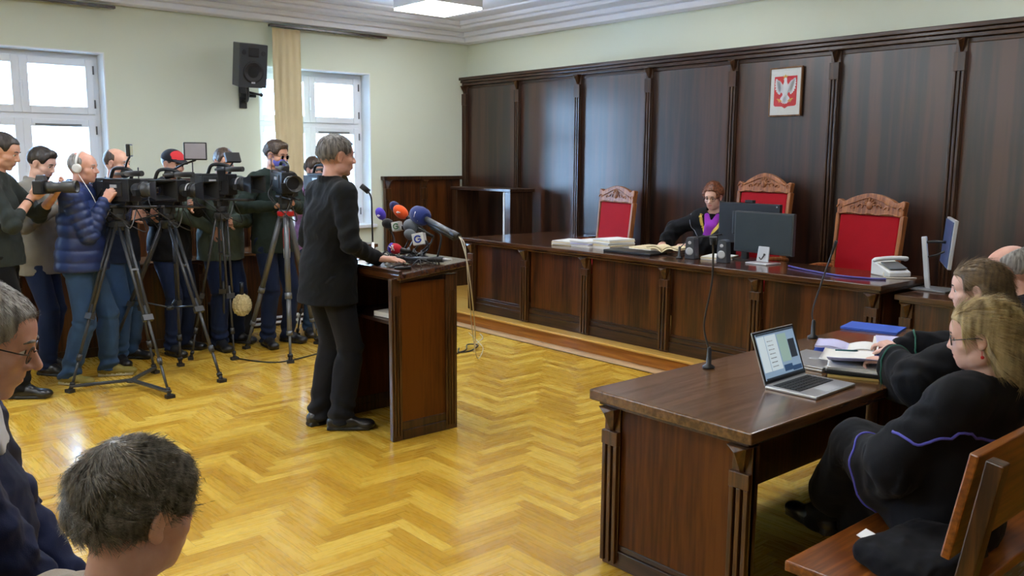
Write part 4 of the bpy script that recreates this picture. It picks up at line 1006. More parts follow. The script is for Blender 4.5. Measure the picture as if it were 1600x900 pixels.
# gooseneck microphone on its floor stand, behind the lectern
T = thing('floor_microphone_stand', 'thin microphone on a floor stand between the speaker and the lectern', 'microphone', (-5.085, 3.14, 0))
bx_, by_ = -5.085, 3.14
MB().lathe([(.09, 0), (.09, .012), (.03, .02), (.014, .03)], (bx_, by_, 0), (0, 0, 1), 24).build('base', m_alu, T, True)
MB().tube([(bx_, by_, .02), (bx_, by_, 1.12)], .011, 12).build('pole', m_chrome, T, True)
MB().tube(spline([(bx_, by_, 1.12), (bx_-.005, by_, 1.3), (bx_-.01, by_-.0, 1.42), (bx_-.03, by_-.02, 1.475)], 5), .006, 8).build('gooseneck', m_black, T, True)
MB().tube([(bx_-.02, by_-.012, 1.46), (bx_-.06, by_-.045, 1.50)], .019, 12).build('capsule', m_fblk, T, True)

# ---------------- things on the judges' bench
ZT = bt
def stack(x, y, n, w, d, rot, label, grp, cols, th=.011):
    T = thing('paper_pile', label, 'papers', (x, y, ZT), rot, group=grp)
    z = 0
    for k in range(n):
        t = th*(.7+.6*rnd.random()); dx, dy, a = rnd.uniform(-.008, .008), rnd.uniform(-.008, .008), rnd.uniform(-5, 5)
        MB().obox((dx, dy, z+t/2), (w/2, d/2, t/2-.0004), rz(a)).build('file', cols[k % len(cols)], T, bev=.001)
        z += t
    return T
stack(-5.93, 5.85, 4, .22, .30, 15, 'cream file folders at the left end of the paper piles', 'paper piles on the bench', [m_paperc, m_paper], .012)
stack(-5.68, 5.86, 5, .22, .30, 5, 'white papers lying second from the left on the judges\' bench', 'paper piles on the bench', [m_paper, m_paper, m_paperl], .012)
stack(-5.42, 5.90, 7, .24, .30, -8, 'tallest pile of white court files in front of the judge', 'paper piles on the bench', [m_paper, m_paper, m_paperc], .013)
stack(-5.10, 6.02, 3, .24, .30, 6, 'flat cream open file at the judge\'s hand', 'paper piles on the bench', [m_paperc, m_paper], .012)
stack(-4.30, 5.98, 3, .22, .28, 12, 'white papers between the two desk loudspeakers', 'paper piles on the bench', [m_paper, m_paperc], .010)
tag(MB().obox((-5.02, 5.74, ZT+.011), (.26, .12, .011), rz(2)).build('document_case', m_black, bev=.005), 'flat black case lying at the front edge of the judges\' bench', 'case')
T = thing('open_book', 'open book of yellowish pages in front of the judge', 'book', (-4.76, 5.86, ZT), 10)
for s in (-1, 1):
    MB().grid(lambda u, v: (s*u*.15, -.10+v*.2, .022+.045*math.sin(min(1, u*1.25)*math.pi*.72)*(1-.2*u)), 12, 4, .018 if s < 0 else -.018).build('pages', m_paperc, T)
MB().box(-.155, .155, -.105, .105, 0, .005).build('cover', m_lecd, T)
# desk loudspeakers
m_spk = plain('speaker_grey', srgb(62, 66, 74), .4)
for x, y, lab in ((-4.44, 5.78, 'small dark desk loudspeaker beside the judge\'s open book'), (-4.12, 5.77, 'small dark desk loudspeaker in front of the grey monitor')):
    T = thing('desk_loudspeaker', lab, 'speaker', (x, y, ZT), 12, group='small desk loudspeakers')
    MB().prism([(-.045, 0), (.045, 0), (.036, .165), (.022, .18), (-.022, .18), (-.036, .165)], (0, .045, 0), (1, 0, 0), (0, 0, 1), .09).build('cabinet', m_spk, T, bev=.006)
    MB().lathe([(.032, 0), (.033, .004), (.02, .001), (.008, .004)], (0, -.045, .065), (0, -1, 0), 20).build('driver', m_silver, T)
    MB().lathe([(.014, 0), (.014, .004), (.004, .002)], (0, -.045, .135), (0, -1, 0), 14).build('tweeter', m_silver, T)
# monitors
m_scr = plain('grey_screen', srgb(58, 66, 70), .25)
T = thing('monitor', 'black monitor seen from behind in front of the judge, webcam on top', 'monitor', (-4.12, 6.10, ZT), -4)
MB().box(-.30, .30, -.02, .02, .13, .46).build('screen_housing', m_black, T, bev=.006); MB().box(-.14, .14, -.045, -.02, .2, .4).build('rear_bulge', m_black, T, bev=.01)
MB().box(-.03, .03, -.05, -.02, .0, .3).build('stand', m_black, T, bev=.004); MB().box(-.13, .13, -.12, .08, 0, .012).build('foot', m_black, T, bev=.004)
MB().box(-.04, .04, -.02, .02, .46, .485).build('webcam', m_black, T, bev=.006); MB().lathe([(.006, 0), (.006, .003)], (.275, -.02, .44), (0, -1, 0), 10).build('power_light', m_silver, T)
T = thing('monitor', 'dark grey flat monitor with thin frame on a silver stand', 'monitor', (-3.90, 5.98, ZT), -3)
MB().box(-.275, .275, -.015, .02, .075, .40).build('screen_housing', m_dgrey, T, bev=.005); MB().box(-.262, .262, -.0175, -.014, .09, .388).build('screen', m_scr, T)
MB().obox((.03, -.035, .075), (.055, .008, .06), rx(-8), .9).build('stand', m_silver, T, bev=.004); MB().box(-.07, .13, -.13, .06, 0, .012).build('foot', m_silver, T, bev=.004)
MB().tube(spline([(.0, -.047, .05), (.02, -.049, .035), (.045, -.049, .07)], 6), .004, 6).ball((.047, -.047, .075), (.010, .004, .008)).build('stand_mark', m_black, T)
T = thing('monitor', 'silver framed monitor seen edge on, standing on the lower side desk', 'monitor', (-2.60, 6.02, .82), 0)
MB().box(-.12, .14, -.10, .12, 0, .012).build('foot', m_grey, T, bev=.004)
MB().bar((-.02, 0, .0), (-.07, 0, .36), .035, .02, up=(0, 1, 0)).build('stand', m_silver, T, bev=.005)
Rm = rz(-62)
MB().obox((.09, .02, .33), (.25, .012, .16), Rm @ rx(-4)).build('screen_housing', m_silver, T, bev=.004)
MB().obox(np.array((.09, .02, .33))+Rm @ V3(0, -.014, 0), (.235, .004, .148), Rm @ rx(-4)).build('rear_cover', plain('bluish_plastic', srgb(72, 92, 130), .3), T)
MB().tube([(-.065, 0, .32), (0, .01, .33), (.07, .015, .33)], .010, 8).build('bracket', m_black, T); MB().tube([(-.05, 0, .22), (.02, .01, .24), (.07, .015, .27)], .007, 8).build('lower_bracket', m_black, T)
# phone
T = thing('telephone', 'white desk telephone with handset on the right end of the judges\' bench', 'telephone', (-2.90, 6.05, ZT), -25)
MB().prism([(-.10, 0), (.10, 0), (.10, .035), (-.10, .11)], (0, .09, 0), (1, 0, 0), (0, 0, 1), .18).build('base', m_wp, T, bev=.008)
MB().obox((.03, 0, .075), (.055, .07, .003), ry(20.5)).build('keypad', m_grey, T)
MB().tube(spline([(-.02, -.125, .11), (.0, -.12, .118), (.0, 0, .124), (.0, .12, .118), (-.02, .125, .11)], 5), .016, 10).build('handset', m_wp, T)
MB().tube(spline([(.05, -.1, .03), (.12, -.14, .006), (.18, -.05, .006), (.2, .05, .006)], 8), .005, 6).build('cord', m_cablew, T)
tag(MB().tube(spline([(-3.62, 5.90, ZT+.01), (-3.4, 5.80, ZT+.007), (-3.1, 5.70, ZT+.007), (-2.9, 5.72, ZT+.007), (-2.80, 5.78, ZT+.007)], 6), .007, 6).build('network_cable', plain('violet_cable', srgb(70, 66, 140), .5)), 'violet blue cable running along the bench from monitor to telephone', 'cable')
T = thing('document_tray', 'black tray with folders lying behind the edge on monitor on the side desk', 'tray', (-2.1, 6.1, .82), -5)
MB().box(-.20, .20, -.13, .13, 0, .012).box(-.2, -.19, -.13, .13, .012, .05).box(.19, .2, -.13, .13, .012, .05).build('tray', m_black, T, bev=.002); MB().obox((0, 0, .022), (.16, .11, .009), rz(3)).build('papers', m_paper, T); MB().obox((.02, 0, .04), (.15, .10, .008), rz(-6)).build('folder', m_black, T)
# goosenecks
def gooseneck(base, pts, label, cap=.012, capl=.05, basebox=True):
    T = thing('gooseneck_microphone', label, 'microphone', base, group='gooseneck microphones')
    base = V3(*base)
    MB().lathe([(.028, 0), (.028, .01), (.012, .02), (.010, .09), (.006, .10)], base, (0, 0, 1), 14).build('socket', m_black, T, True)
    P = spline([base+V3(0, 0, .08)]+[V3(*p) for p in pts], 8)
    MB().tube(P, .0045, 8).build('neck', m_dgrey, T, True)
    d = nrm(P[-1]-P[-3]); MB().tube([P[-1]-d*.005, P[-1]+d*capl], [cap*.8, cap], 12).build('capsule', m_fblk, T, True)
gooseneck((-2.345, 3.205, .75), [(-2.36, 3.18, .95), (-2.27, 3.10, 1.15), (-2.245, 3.07, 1.27), (-2.24, 3.06, 1.335)], 'gooseneck microphone at the left edge of the attorneys\' table', .017, .028)
gooseneck((-2.41, 4.20, .75), [(-2.42, 4.20, .90), (-2.37, 4.20, 1.08), (-2.33, 4.20, 1.21)], 'gooseneck microphone beside the closed laptop on the attorneys\' table', .008, .07)
gooseneck((-4.52, 5.72, ZT), [(-4.50, 5.75, ZT+.12), (-4.42, 5.76, ZT+.17), (-4.25, 5.80, ZT+.205)], 'gooseneck microphone on the judges\' bench bending toward the monitors', .008, .08)
# ---------------- on the attorneys' table
tz_ = tz
m_laps = emis('laptop_screen', srgb(138, 164, 190), .3); m_lapw = emis('laptop_screen_white', srgb(196, 210, 218), .34); m_lapb = emis('laptop_screen_blue', srgb(44, 70, 104), .4); m_lapg = emis('laptop_screen_dark', srgb(40, 48, 58), .3); m_lapt = emis('laptop_screen_green', srgb(150, 178, 170), .3)
T = thing('laptop', 'open silver laptop showing a document page on the attorneys\' table', 'laptop', (-1.865, 3.255, tz_), 92)
# local: +x to the user's right ... the keyboard lies towards local -y, the hinge at +y
T2 = T
MB().box(-.165, .165, -.115, .115, 0, .013).build('base', m_alu, T, bev=.004)
MB().box(-.14, .14, -.03, .095, .013, .0135).build('keyboard_well', m_dgrey, T)
kb = MB()
for r in range(5):
    for c in range(13):
        if r == 0 and 3 <= c <= 8: continue
        kb.box(-.136+c*.0212, -.136+c*.0212+.018, -.027+r*.0245, -.027+r*.0245+.020, .0135, .0155)
kb.box(-.136+3*.0212, -.136+8*.0212+.018, -.027, -.007, .0135, .0155)
kb.build('keyboard', m_black, T)
MB().box(-.052, .052, -.105, -.038, .013, .0137).build('trackpad', m_silver, T)
Rs = rx(-20); hz_ = V3(0, .112, .012)
def sl(x0, x1, z0, z1, y0=0, y1=.006):
    return (hz_+Rs @ V3((x0+x1)/2, (y0+y1)/2, (z0+z1)/2), ((x1-x0)/2, (y1-y0)/2, (z1-z0)/2), Rs)
lid = MB().obox(*sl(-.165, .165, 0, .225)).build('lid', m_alu, T, bev=.003)
MB().obox(*sl(-.162, .162, .006, .222, -.0012, 0)).build('bezel', m_black, lid)
sc_ = MB().obox(*sl(-.150, .150, .018, .213, -.002, -.001)).build('display', m_laps, lid)
def pat(nm, m_, rs):
    mb = MB()
    for r_ in rs: mb.obox(*sl(*r_, -.0027, -.0018))
    mb.build(nm, m_, lid)
pat('display_page', m_lapw, [(-.145, -.09, .05, .20), (-.085, .0, .05, .20)])
pat('display_lines', m_lapg, [(-.145, .148, .206, .212)]+[(-.075, -.03, .065+k*.018, .069+k*.018) for k in range(7)]+[(.085, .135, .085, .165), (-.145, .148, .018, .026)])
pat('display_tiles', m_lapb, [(.01, .075, .035, .062), (.0745, .145, .03, .05)])
pat('display_window', m_lapt, [(.01, .08, .075, .195)])
T = thing('laptop', 'closed silver laptop with faint oval mark behind the open one', 'laptop', (-2.10, 3.68, tz_), 96)
MB().box(-.165, .165, -.115, .115, 0, .013).build('base', m_alu, T, bev=.004); MB().box(-.165, .165, -.115, .115, .014, .022).build('lid', m_alu, T, bev=.003)
MB().lathe([(.022, 0), (.022, .0006)], (0, 0, .022), (0, 0, 1), 20).build('lid_mark', m_silver, T)
m_bluef = plain('blue_folder', srgb(52, 92, 190), .5)
T = thing('folder', 'blue cardboard folder at the far end of the attorneys\' table', 'folder', (-2.33, 4.70, tz_), 12)
MB().box(-.15, .15, -.11, .11, 0, .008).build('back_cover', m_bluef, T, bev=.002); MB().box(-.15, .15, -.11, .11, .009, .013).build('front_cover', m_bluef, T, bev=.001)
def sheet(nm, c, w, d, rot, mat, label, curl=.0, z=0, grp=None):
    c = V3(*c); R = rz(rot)
    f = lambda u, v: c+R @ V3((u-.5)*w, (v-.5)*d, curl*(u**2.2)+.003*math.sin(v*4+rot)*0)
    return tag(MB().grid(f, 10, 6, .002).build(nm, mat), label, 'paper', grp)
T = thing('paper_pile', 'white paper stack beside the blue folder', 'papers', (-2.02, 4.42, tz_), 25)
MB().box(-.15, .15, -.105, .105, 0, .014).build('file', m_paper, T, bev=.002); MB().obox((.01, 0, .018), (.145, .1, .003), rz(4)).build('file', m_paperl, T)
# the pile the brown-haired woman leafs through
T = thing('document_pile', 'pile of black and yellow folders topped with papers under the attorney\'s hands', 'papers', (-1.93, 3.72, tz_), 20)
T.matrix_world = Matrix.Translation((-1.88, 3.66, tz_)) @ Matrix.Rotation(math.radians(112), 4, 'Z')
m_yel = plain('yellow_paper', srgb(214, 186, 110), .6)
for k, (dx, dy, a, w, d, t, mt_) in enumerate(((0, 0, 3, .15, .11, .012, m_yel), (.01, .0, -2, .155, .115, .006, m_black), (.0, .01, 2, .155, .11, .012, m_black), (.01, .0, -3, .15, .108, .010, m_paper), (-.0, .02, 6, .14, .10, .006, m_paper))):
    z_ = sum((.012, .006, .012, .010, .006)[:k]); MB().obox((dx, dy, z_+t/2), (w, d, t/2-.0003), rz(a)).build('folder' if mt_ in (m_black, m_yel) else 'paper_block', mt_, T, bev=.001)
MB().grid(lambda u, v: (-.15+u*.20, -.13+v*.24, .048+.045*(1-u)**2+.004*math.sin(v*5)), 10, 8, .0015).build('curled_sheet', m_paperl, T)
MB().grid(lambda u, v: (-.02+u*.20, -.06+v*.22, .050+.012*u**2+.003*math.sin(v*6)), 10, 8, .0015).build('top_sheet', m_paper, T)
T = thing('notebook', 'open white notebook with violet edge beyond the attorney\'s hands', 'notebook', (-2.13, 4.05, tz_), 25)
for s in (-1, 1): MB().grid(lambda u, v: (s*u*.15, -.1+v*.2, .010+.018*math.sin(min(1, u*1.3)*2.2)), 10, 4, .008*(-s)).build('pages', m_paper if s > 0 else m_paperl, T)
MB().box(-.155, .155, -.105, .105, 0, .004).build('cover', m_bluef, T)
T = thing('pen', 'thin dark teal pen lying on the papers beside the attorney\'s fingers', 'pen', (-1.98, 3.76, tz_+.06), 60)
MB().tube([(-.06, 0, .012), (.05, 0, .004)], .004, 8).build('barrel', plain('teal_pen', srgb(30, 90, 96), .3), T); MB().tube([(.05, 0, .004), (.062, 0, .003)], [.004, .001], 8).build('tip', m_silver, T)
# ---------------- bag with fluffy wind shield, floor cables
m_fur = plain('fur', srgb(206, 192, 146), .95, var=.2, vscale=60)
fb = Field(.006); fb.ell((0, 0, 0), (.072, .085, .10))
P, Q, fl, _ = fb.mesh(disp=lambda P, G, pr: wrinkle(P, 3, 120, .012, ridge=.7)+wrinkle(P, 5, 260, .005))
T = thing('wind_shield_microphone', 'fluffy pale fur wind shield hanging from the black camera bag', 'microphone', (-7.30, 3.16, .40))
part_np('fur_cover', P, Q, [m_fur], fl*0, T)
MB().tube([(0, 0, .09), (.01, .0, .20)], .018, 10).build('grip', m_black, T)
m_bag = plain('black_nylon_bag', (.014, .015, .018, 1), .6, bump=.3, bscale=200)
fb = Field(.010); fb.box((0, 0, .17), (.10, .16, .13), .03)
P, Q, fl, _ = fb.mesh(disp=lambda P, G, pr: wrinkle(P, 9, 14, .014))
T = thing('camera_bag', 'black nylon camera bag standing by the wall desk', 'bag', (-7.93, 3.30, 0.003), 5)
part_np('bag_body', P, Q, [m_bag], fl*0, T)
MB().tube(spline([(0, -.12, .3), (0, -.08, .42), (0, .08, .42), (0, .12, .3)], 6), .012, 8).build('strap', m_bag, T); MB().box(.125, .135, -.1, .1, .08, .24).build('pocket', m_bag, T, bev=.004)
tag(MB().tube(spline([(-7.0, 2.95, .006), (-6.75, 3.05, .006), (-6.62, 3.2, .006), (-6.72, 3.6, .006), (-6.9, 4.0, .006), (-7.6, 4.4, .006)], 8), .006, 6).build('floor_cable', m_cable), 'black cable lying across the parquet between the tripods', 'cable')
# ================================================================== people
def skinmat(name, c, rough=.5):
    m, nt, p = newmat(name)
    tc = nt.nodes.new('ShaderNodeTexCoord'); n = nt.nodes.new('ShaderNodeTexNoise'); n.inputs['Scale'].default_value = 22; n.inputs['Detail'].default_value = 5
    L(nt, tc.outputs['Object'], n.inputs['Vector'])
    r = nt.nodes.new('ShaderNodeValToRGB'); c = np.array(c[:3])
    r.color_ramp.elements[0].position = .3; r.color_ramp.elements[0].color = (*(c*np.array((.92, .82, .80))), 1)
    r.color_ramp.elements[1].position = .7; r.color_ramp.elements[1].color = (*np.minimum(c*1.10, 1), 1)
    L(nt, n.outputs['Fac'], r.inputs['Fac']); L(nt, r.outputs['Color'], p.inputs['Base Color'])
    p.inputs['Roughness'].default_value = rough
    p.inputs['Subsurface Weight'].default_value = .06; p.inputs['Subsurface Radius'].default_value = (.02, .008, .004); p.inputs['Subsurface Scale'].default_value = .4
    n2 = nt.nodes.new('ShaderNodeTexNoise'); n2.inputs['Scale'].default_value = 350; L(nt, tc.outputs['Object'], n2.inputs['Vector'])
    b = nt.nodes.new('ShaderNodeBump'); b.inputs['Strength'].default_value = .12; b.inputs['Distance'].default_value = .001; L(nt, n2.outputs['Fac'], b.inputs['Height']); L(nt, b.outputs['Normal'], p.inputs['Normal'])
    return m
def hairmat(name, c1, c2, scale=90, st=(1, 1, .12)):
    m, nt, p = newmat(name)
    tc = nt.nodes.new('ShaderNodeTexCoord'); mp = nt.nodes.new('ShaderNodeMapping'); mp.inputs['Scale'].default_value = st
    L(nt, tc.outputs['Object'], mp.inputs['Vector'])
    n = nt.nodes.new('ShaderNodeTexNoise'); n.inputs['Scale'].default_value = scale; n.inputs['Detail'].default_value = 5; L(nt, mp.outputs['Vector'], n.inputs['Vector'])
    r = nt.nodes.new('ShaderNodeValToRGB'); r.color_ramp.elements[0].position = .32; r.color_ramp.elements[0].color = c1; r.color_ramp.elements[1].position = .68; r.color_ramp.elements[1].color = c2
    L(nt, n.outputs['Fac'], r.inputs['Fac']); L(nt, r.outputs['Color'], p.inputs['Base Color']); p.inputs['Roughness'].default_value = .45
    b = nt.nodes.new('ShaderNodeBump'); b.inputs['Strength'].default_value = .6; b.inputs['Distance'].default_value = .004; L(nt, n.outputs['Fac'], b.inputs['Height']); L(nt, b.outputs['Normal'], p.inputs['Normal'])
    return m
def cloth(name, c, rough=.85, bump=.25, bs=500, var=.08, sheen=.04): return plain(name, c, rough, bump=bump, bscale=bs, var=var, vscale=7, sheen=sheen, spec=.18)
m_lip = plain('lips', srgb(196, 124, 116), .45); m_eyew = plain('eye_white', srgb(222, 216, 210), .2); m_iris = plain('iris_dark', srgb(54, 44, 38), .15)
def ik(a, t, l1, l2, pole):
    a = np.array(a, float); t = np.array(t, float); d = t-a; D = np.linalg.norm(d); D = min(max(D, abs(l1-l2)+.02), (l1+l2)*.998); n = nrm(d); t = a+n*D
    x = (l1*l1-l2*l2+D*D)/(2*D); h = math.sqrt(max(l1*l1-x*x, 0)); p = np.array(pole, float); p = nrm(p-n*(p @ n))
    return a+n*x+p*h, t
def hand_prims(F, W, d, n, side, curl=25, spread=1.0, s=1.0, thumb=None, lab=0, pinch=False):
    """W wrist, d towards the fingers, n palm normal (fingers curl towards n), side=+1 right / -1 left hand"""
    d = nrm(d); n = nrm(np.array(n, float)-d*(np.array(n, float) @ d)); t = np.cross(n, d)*side*-1.0   # towards the thumb
    Fm = np.array([t, d, n]).T
    F.cap(W-d*.02*s, W+d*.02*s, .026*s, .026*s, lab, .012, flat=(n, .75))
    F.box(W+d*.052*s, (.030*s, .038*s, .006*s), .010*s, lab, .014, rot=Fm)
    F.ell(W+d*.03*s+t*.022*s+n*.008*s, (.016*s, .028*s, .013*s), lab, .012, rot=Fm)
    for i, (o, l, r) in enumerate(((.030, .068, .0088), (.0105, .076, .0092), (-.0095, .070, .0088), (-.029, .055, .0078))):
        a = W+d*(.092-.004*abs(i-1))*s+t*o*s; ang = 0; dd = nrm(d+t*o*1.6*spread)
        cu = curl[i] if isinstance(curl, (list, tuple)) else curl
        for k, q in enumerate((.46, .30, .24)):
            ang += math.radians(cu*(.8 if k == 0 else 1.0)); v = dd*math.cos(ang)+n*math.sin(ang); b = a+v*l*q*s
            F.cap(a, b, r*s*(1-.05*k), r*s*(.95-.07*k), lab, .003 if k else .008); a = b
    tc = 30 if thumb is None else thumb
    a = W+d*.028*s+t*.030*s+n*.004*s; v = nrm(d*.70+t*.62+n*.35*(tc/40))
    for k, l in enumerate((.036, .030, .024)):
        b = a+v*l*s; F.cap(a, b, (.0125-.001*k)*s, (.0112-.001*k)*s, lab, .006); a = b
        v = nrm(v+n*.25*(tc/40)+d*.22-t*.12*(tc/30))
def head_prims(F, s, sex='m', age=0, jaw=1.0, nose=1.0, lab=0, ears=True, mouth_open=0.0, brow=True):
    f = F
    f.ell((0, -.014, .036), (.0745*s, .094*s, .083*s), lab, .02)
    f.ell((0, -.045, .012), (.064*s, .060*s, .066*s), lab, .02)
    f.ell((0, .030, .030), (.064*s, .066*s, .066*s), lab, .02)
    f.ell((0, .034, -.028), (.057*s, .060*s, .068*s), lab, .02)
    f.ell((0, .030, -.070), (.049*s*jaw, .052*s, .036*s), lab, .022)
    f.ell((0, .068*s, -.093*s), (.021*s*jaw, .017*s, .016*s), lab, .016)
    for q in (-1, 1):
        f.ell((q*.043*s, .054*s, -.024*s), (.021*s, .024*s, .020*s), lab, .016)
        f.ell((q*.050*s*jaw, .005, -.070*s), (.014*s, .030*s, .024*s), lab, .018)
        f.ell((q*.030*s, .098*s, .006*s), (.017*s, .017*s, .011*s), lab, .012, op='s')
    f.cap((-.034*s, .078*s, .024*s), (.034*s, .078*s, .024*s), .010*s, .010*s, lab, .012)
    for q in (-1, 1):
        f.cap((q*.018*s, .0855*s, .0128*s), (q*.043*s, .079*s, .0110*s), .0050*s, .0045*s, lab, .004)   # lids
        f.cap((q*.019*s, .084*s, -.0075*s), (q*.041*s, .079*s, -.0065*s), .0042*s, .004*s, lab, .004)
    f.cap((0, .088*s, .012*s), (0, .106*s*nose, -.024*s), .0075*s, .0110*s, lab, .012)
    for q in (-1, 1): f.ell((q*.0125*s, .096*s, -.029*s), (.0085*s, .0105*s, .0075*s), lab, .006)
    f.ell((0, .082*s, -.054*s), (.027*s, .015*s, .019*s), lab, .012)
    f.cap((-.019*s, .0895*s, -.0525*s), (.019*s, .0895*s, -.0525*s), .0042*s, .0042*s, 1, .003, flat=((0, 0, 1), .8))
    f.cap((-.016*s, .0905*s, -.0605*s), (.016*s, .0905*s, -.0605*s), .0050*s, .0050*s, 1, .003, flat=((0, 0, 1), .8))
    f.box((0, .098*s, -.0565*s), (.020*s, .006*s, .0002), .0012, 1, .002, op='s')
    if ears:
        for q in (-1, 1):
            Re = ry(q*10) @ rx(-8) @ rz(q*18)
            f.ell((q*.0765*s, -.006*s, -.002*s), (.0075*s, .019*s, .031*s), lab, .007, rot=Re)
            f.ell((q*.0745*s, -.002*s, -.026*s), (.007*s, .010*s, .012*s), lab, .006)
            f.ell((q*.0840*s, -.003*s, .002*s), (.0055*s, .011*s, .020*s), lab, .004, op='s', rot=Re)
class Fig: pass
def clip_body(*a): return None
def person(label, base, face, H=1.78, pel=None, lean=3, side=0, twist=0, ank=None, toe=(8, -8), hands=None, poles=None, hd=(0, 0, 0), girth=1.0, sw=None, hspec=(None, None),
           skin=None, browm=None, vox=.006, hscale=1.0, nk=1.0, female=False, jaw=1.0, nose=1.0, knee_poles=None, hipw=1.0, ears=True, zcut=None):
    """base: world floor point; face: compass angle (deg from +X) the figure faces. Local axes: x right, y forward, z up."""
    G = Fig(); q = H/1.78; G.q = q; G.H = H
    G.root_R = rz(face-90); G.base = np.array(base, float)
    tl = lambda w_: G.root_R.T @ (np.array(w_, float)-G.base)
    G.tl = tl
    P = V3(0, 0, .53*H) if pel is None else np.array(pel, float)
    B = rx(-lean) @ ry(side); u = B[:, 2]; r_p = B[:, 0]; f_p = B[:, 1]
    Bt = rx(-lean) @ ry(side) @ rz(twist); r_ = Bt[:, 0]; f_ = Bt[:, 1]
    sw = (.178 if not female else .158) if sw is None else sw
    S = P+u*.280*H; N = P+u*.300*H+f_*(-.005)
    G.P, G.u, G.B, G.Bt, G.S, G.N, G.r, G.f = P, u, B, Bt, S, N, r_, f_
    G.sh = [S-r_*sw*q-u*.012*q, S+r_*sw*q-u*.012*q]
    hpitch, hyaw, hroll = hd
    G.HR = rz(hyaw) @ rx(-hpitch) @ ry(hroll)
    un = nrm(u*.55+G.HR[:, 2]*.45+f_*.12)
    G.HC = N+un*.098*H+G.HR[:, 1]*.012
    hands = hands or (None, None); poles = poles or ((-.5, -.8, -.3), (.5, -.8, -.3))
    G.el, G.wr = [None]*2, [None]*2
    for i in (0, 1):
        t = hands[i]
        if t is None: t = G.sh[i]+V3((-.06, .06)[i], .06, -.52*q)
        G.el[i], G.wr[i] = ik(G.sh[i], t, .172*H*.98, .150*H, poles[i])
    hw = .088*q*hipw
    G.hip = [P-r_p*hw-u*.02, P+r_p*hw-u*.02]
    ank = ank or ((-.10, .0, .085), (.10, .0, .085)); kp = knee_poles or ((0, 1, 0), (0, 1, 0))
    G.kn, G.an = [None]*2, [None]*2; G.toe = toe
    for i in (0, 1): G.kn[i], G.an[i] = ik(G.hip[i], ank[i], .245*H, .238*H, kp[i])
    g = girth; G.g = g; G.female = female
    # ---- the body as one surface
    F = Field(vox)
    body_torso(F, G, -.004)
    for i in (0, 1):
        F.cap(G.sh[i], G.el[i], .050*q*g**.5, .038*q*g**.5, 0, .03); F.cap(G.el[i], G.wr[i], .037*q*g**.5, .025*q, 0, .012)
        F.cap(G.hip[i], G.kn[i], .078*q*g**.6, .050*q, 0, .04); F.cap(G.kn[i], G.an[i], .050*q, .036*q, 0, .012)
        F.ell((G.kn[i]*.68+G.an[i]*.32)-V3(0, .018, 0), (.045*q, .050*q, .09*q), 0, .03)
        a = math.radians(90+(-toe[i])); td = V3(math.cos(a), math.sin(a), 0)
        F.cap(G.an[i]+V3(0, 0, -.03), G.an[i]+td*.13*q+V3(0, 0, -.050), .032*q, .026*q, 0, .02, flat=((0, 0, 1), .8))
        hs = hspec[i] or {}
        d = hs.get('d'); d = nrm(G.wr[i]-G.el[i]) if d is None else nrm(d)
        n = hs.get('n'); n = np.cross(d, (0, 0, 1))*(1 if i == 0 else -1)*-1 if n is None else np.array(n, float)
        if np.linalg.norm(n) < .1: n = V3((1, -1)[i], 0, 0)
        hand_prims(F, G.wr[i]+d*.015, d, n, 1 if i == 1 else -1, hs.get('curl', 22), hs.get('spread', 1.0), (.97 if not female else .88)*q, hs.get('thumb'))
    F.cap(N-u*.03, G.HC+G.HR @ V3(0, -.018, -.05)*q, .062*q*nk*(.86 if female else 1), .052*q*nk*(.86 if female else 1), 0, .03)
    F.at(G.HR, G.HC); G.hs = q*(1.0 if not female else .96)*hscale
    head_prims(F, G.hs, jaw=jaw, nose=nose, ears=ears); F.at()
    if zcut is not None:
        F.p = [p for p in F.p if max(p['hi'][2] if 'hi' in p else (max(p['a'][2], p['b'][2]) if p['t'] == 'c' else p['c'][2]), -9) > zcut]
    P_, Q_, fl, _ = F.mesh()
    ph = (P_-G.HC) @ G.HR/G.hs
    lip = (np.abs(ph[:, 0])/.020)**2+((ph[:, 2]+.0565)/.0068)**2 < 1
    lip &= ph[:, 1] > .078
    fl = (lip[Q_].mean(1) > .4).astype(int)
    o = part_np('person', P_, Q_, [skin, m_lip, m_eyew, m_iris, browm or m_iris], fl, None)
    M = Matrix(G.root_R.tolist()).to_4x4(); M.translation = Vector(G.base); o.matrix_world = M
    INV[o.name] = np.linalg.inv(np.array(M)); tag(o, label, 'person'); G.o = o
    s = G.hs
    for t in (-1, 1):
        mb = MB().ball((0, 0, 0), .0125*s, None, 14, 10); mb.cur = 1; mb.lathe([(.0062*s, -.001), (.0062*s, .0006), (.001, .0014)], (0, .0122*s, 0), (0, 1, 0), 12)
        c = V3(t*.030*s, .0745*s, .0035*s); mb.v = [tuple(np.array(v)+c) for v in mb.v]; hb(G, mb, 'eye', [m_eyew, m_iris])
        mb = MB()
        pts = [V3(t*x*s, y*s, z*s) for x, y, z in ((.013, .0955, .0270), (.024, .0945, .0290), (.036, .0885, .0280), (.046, .0800, .0235))]
        mb.tube(spline(pts, 3), [.0024, .0032, .0036, .0037, .0037, .0036, .0034, .0030, .0024, .0014], 6); hb(G, mb, 'eyebrow', browm or m_iris)
    return G
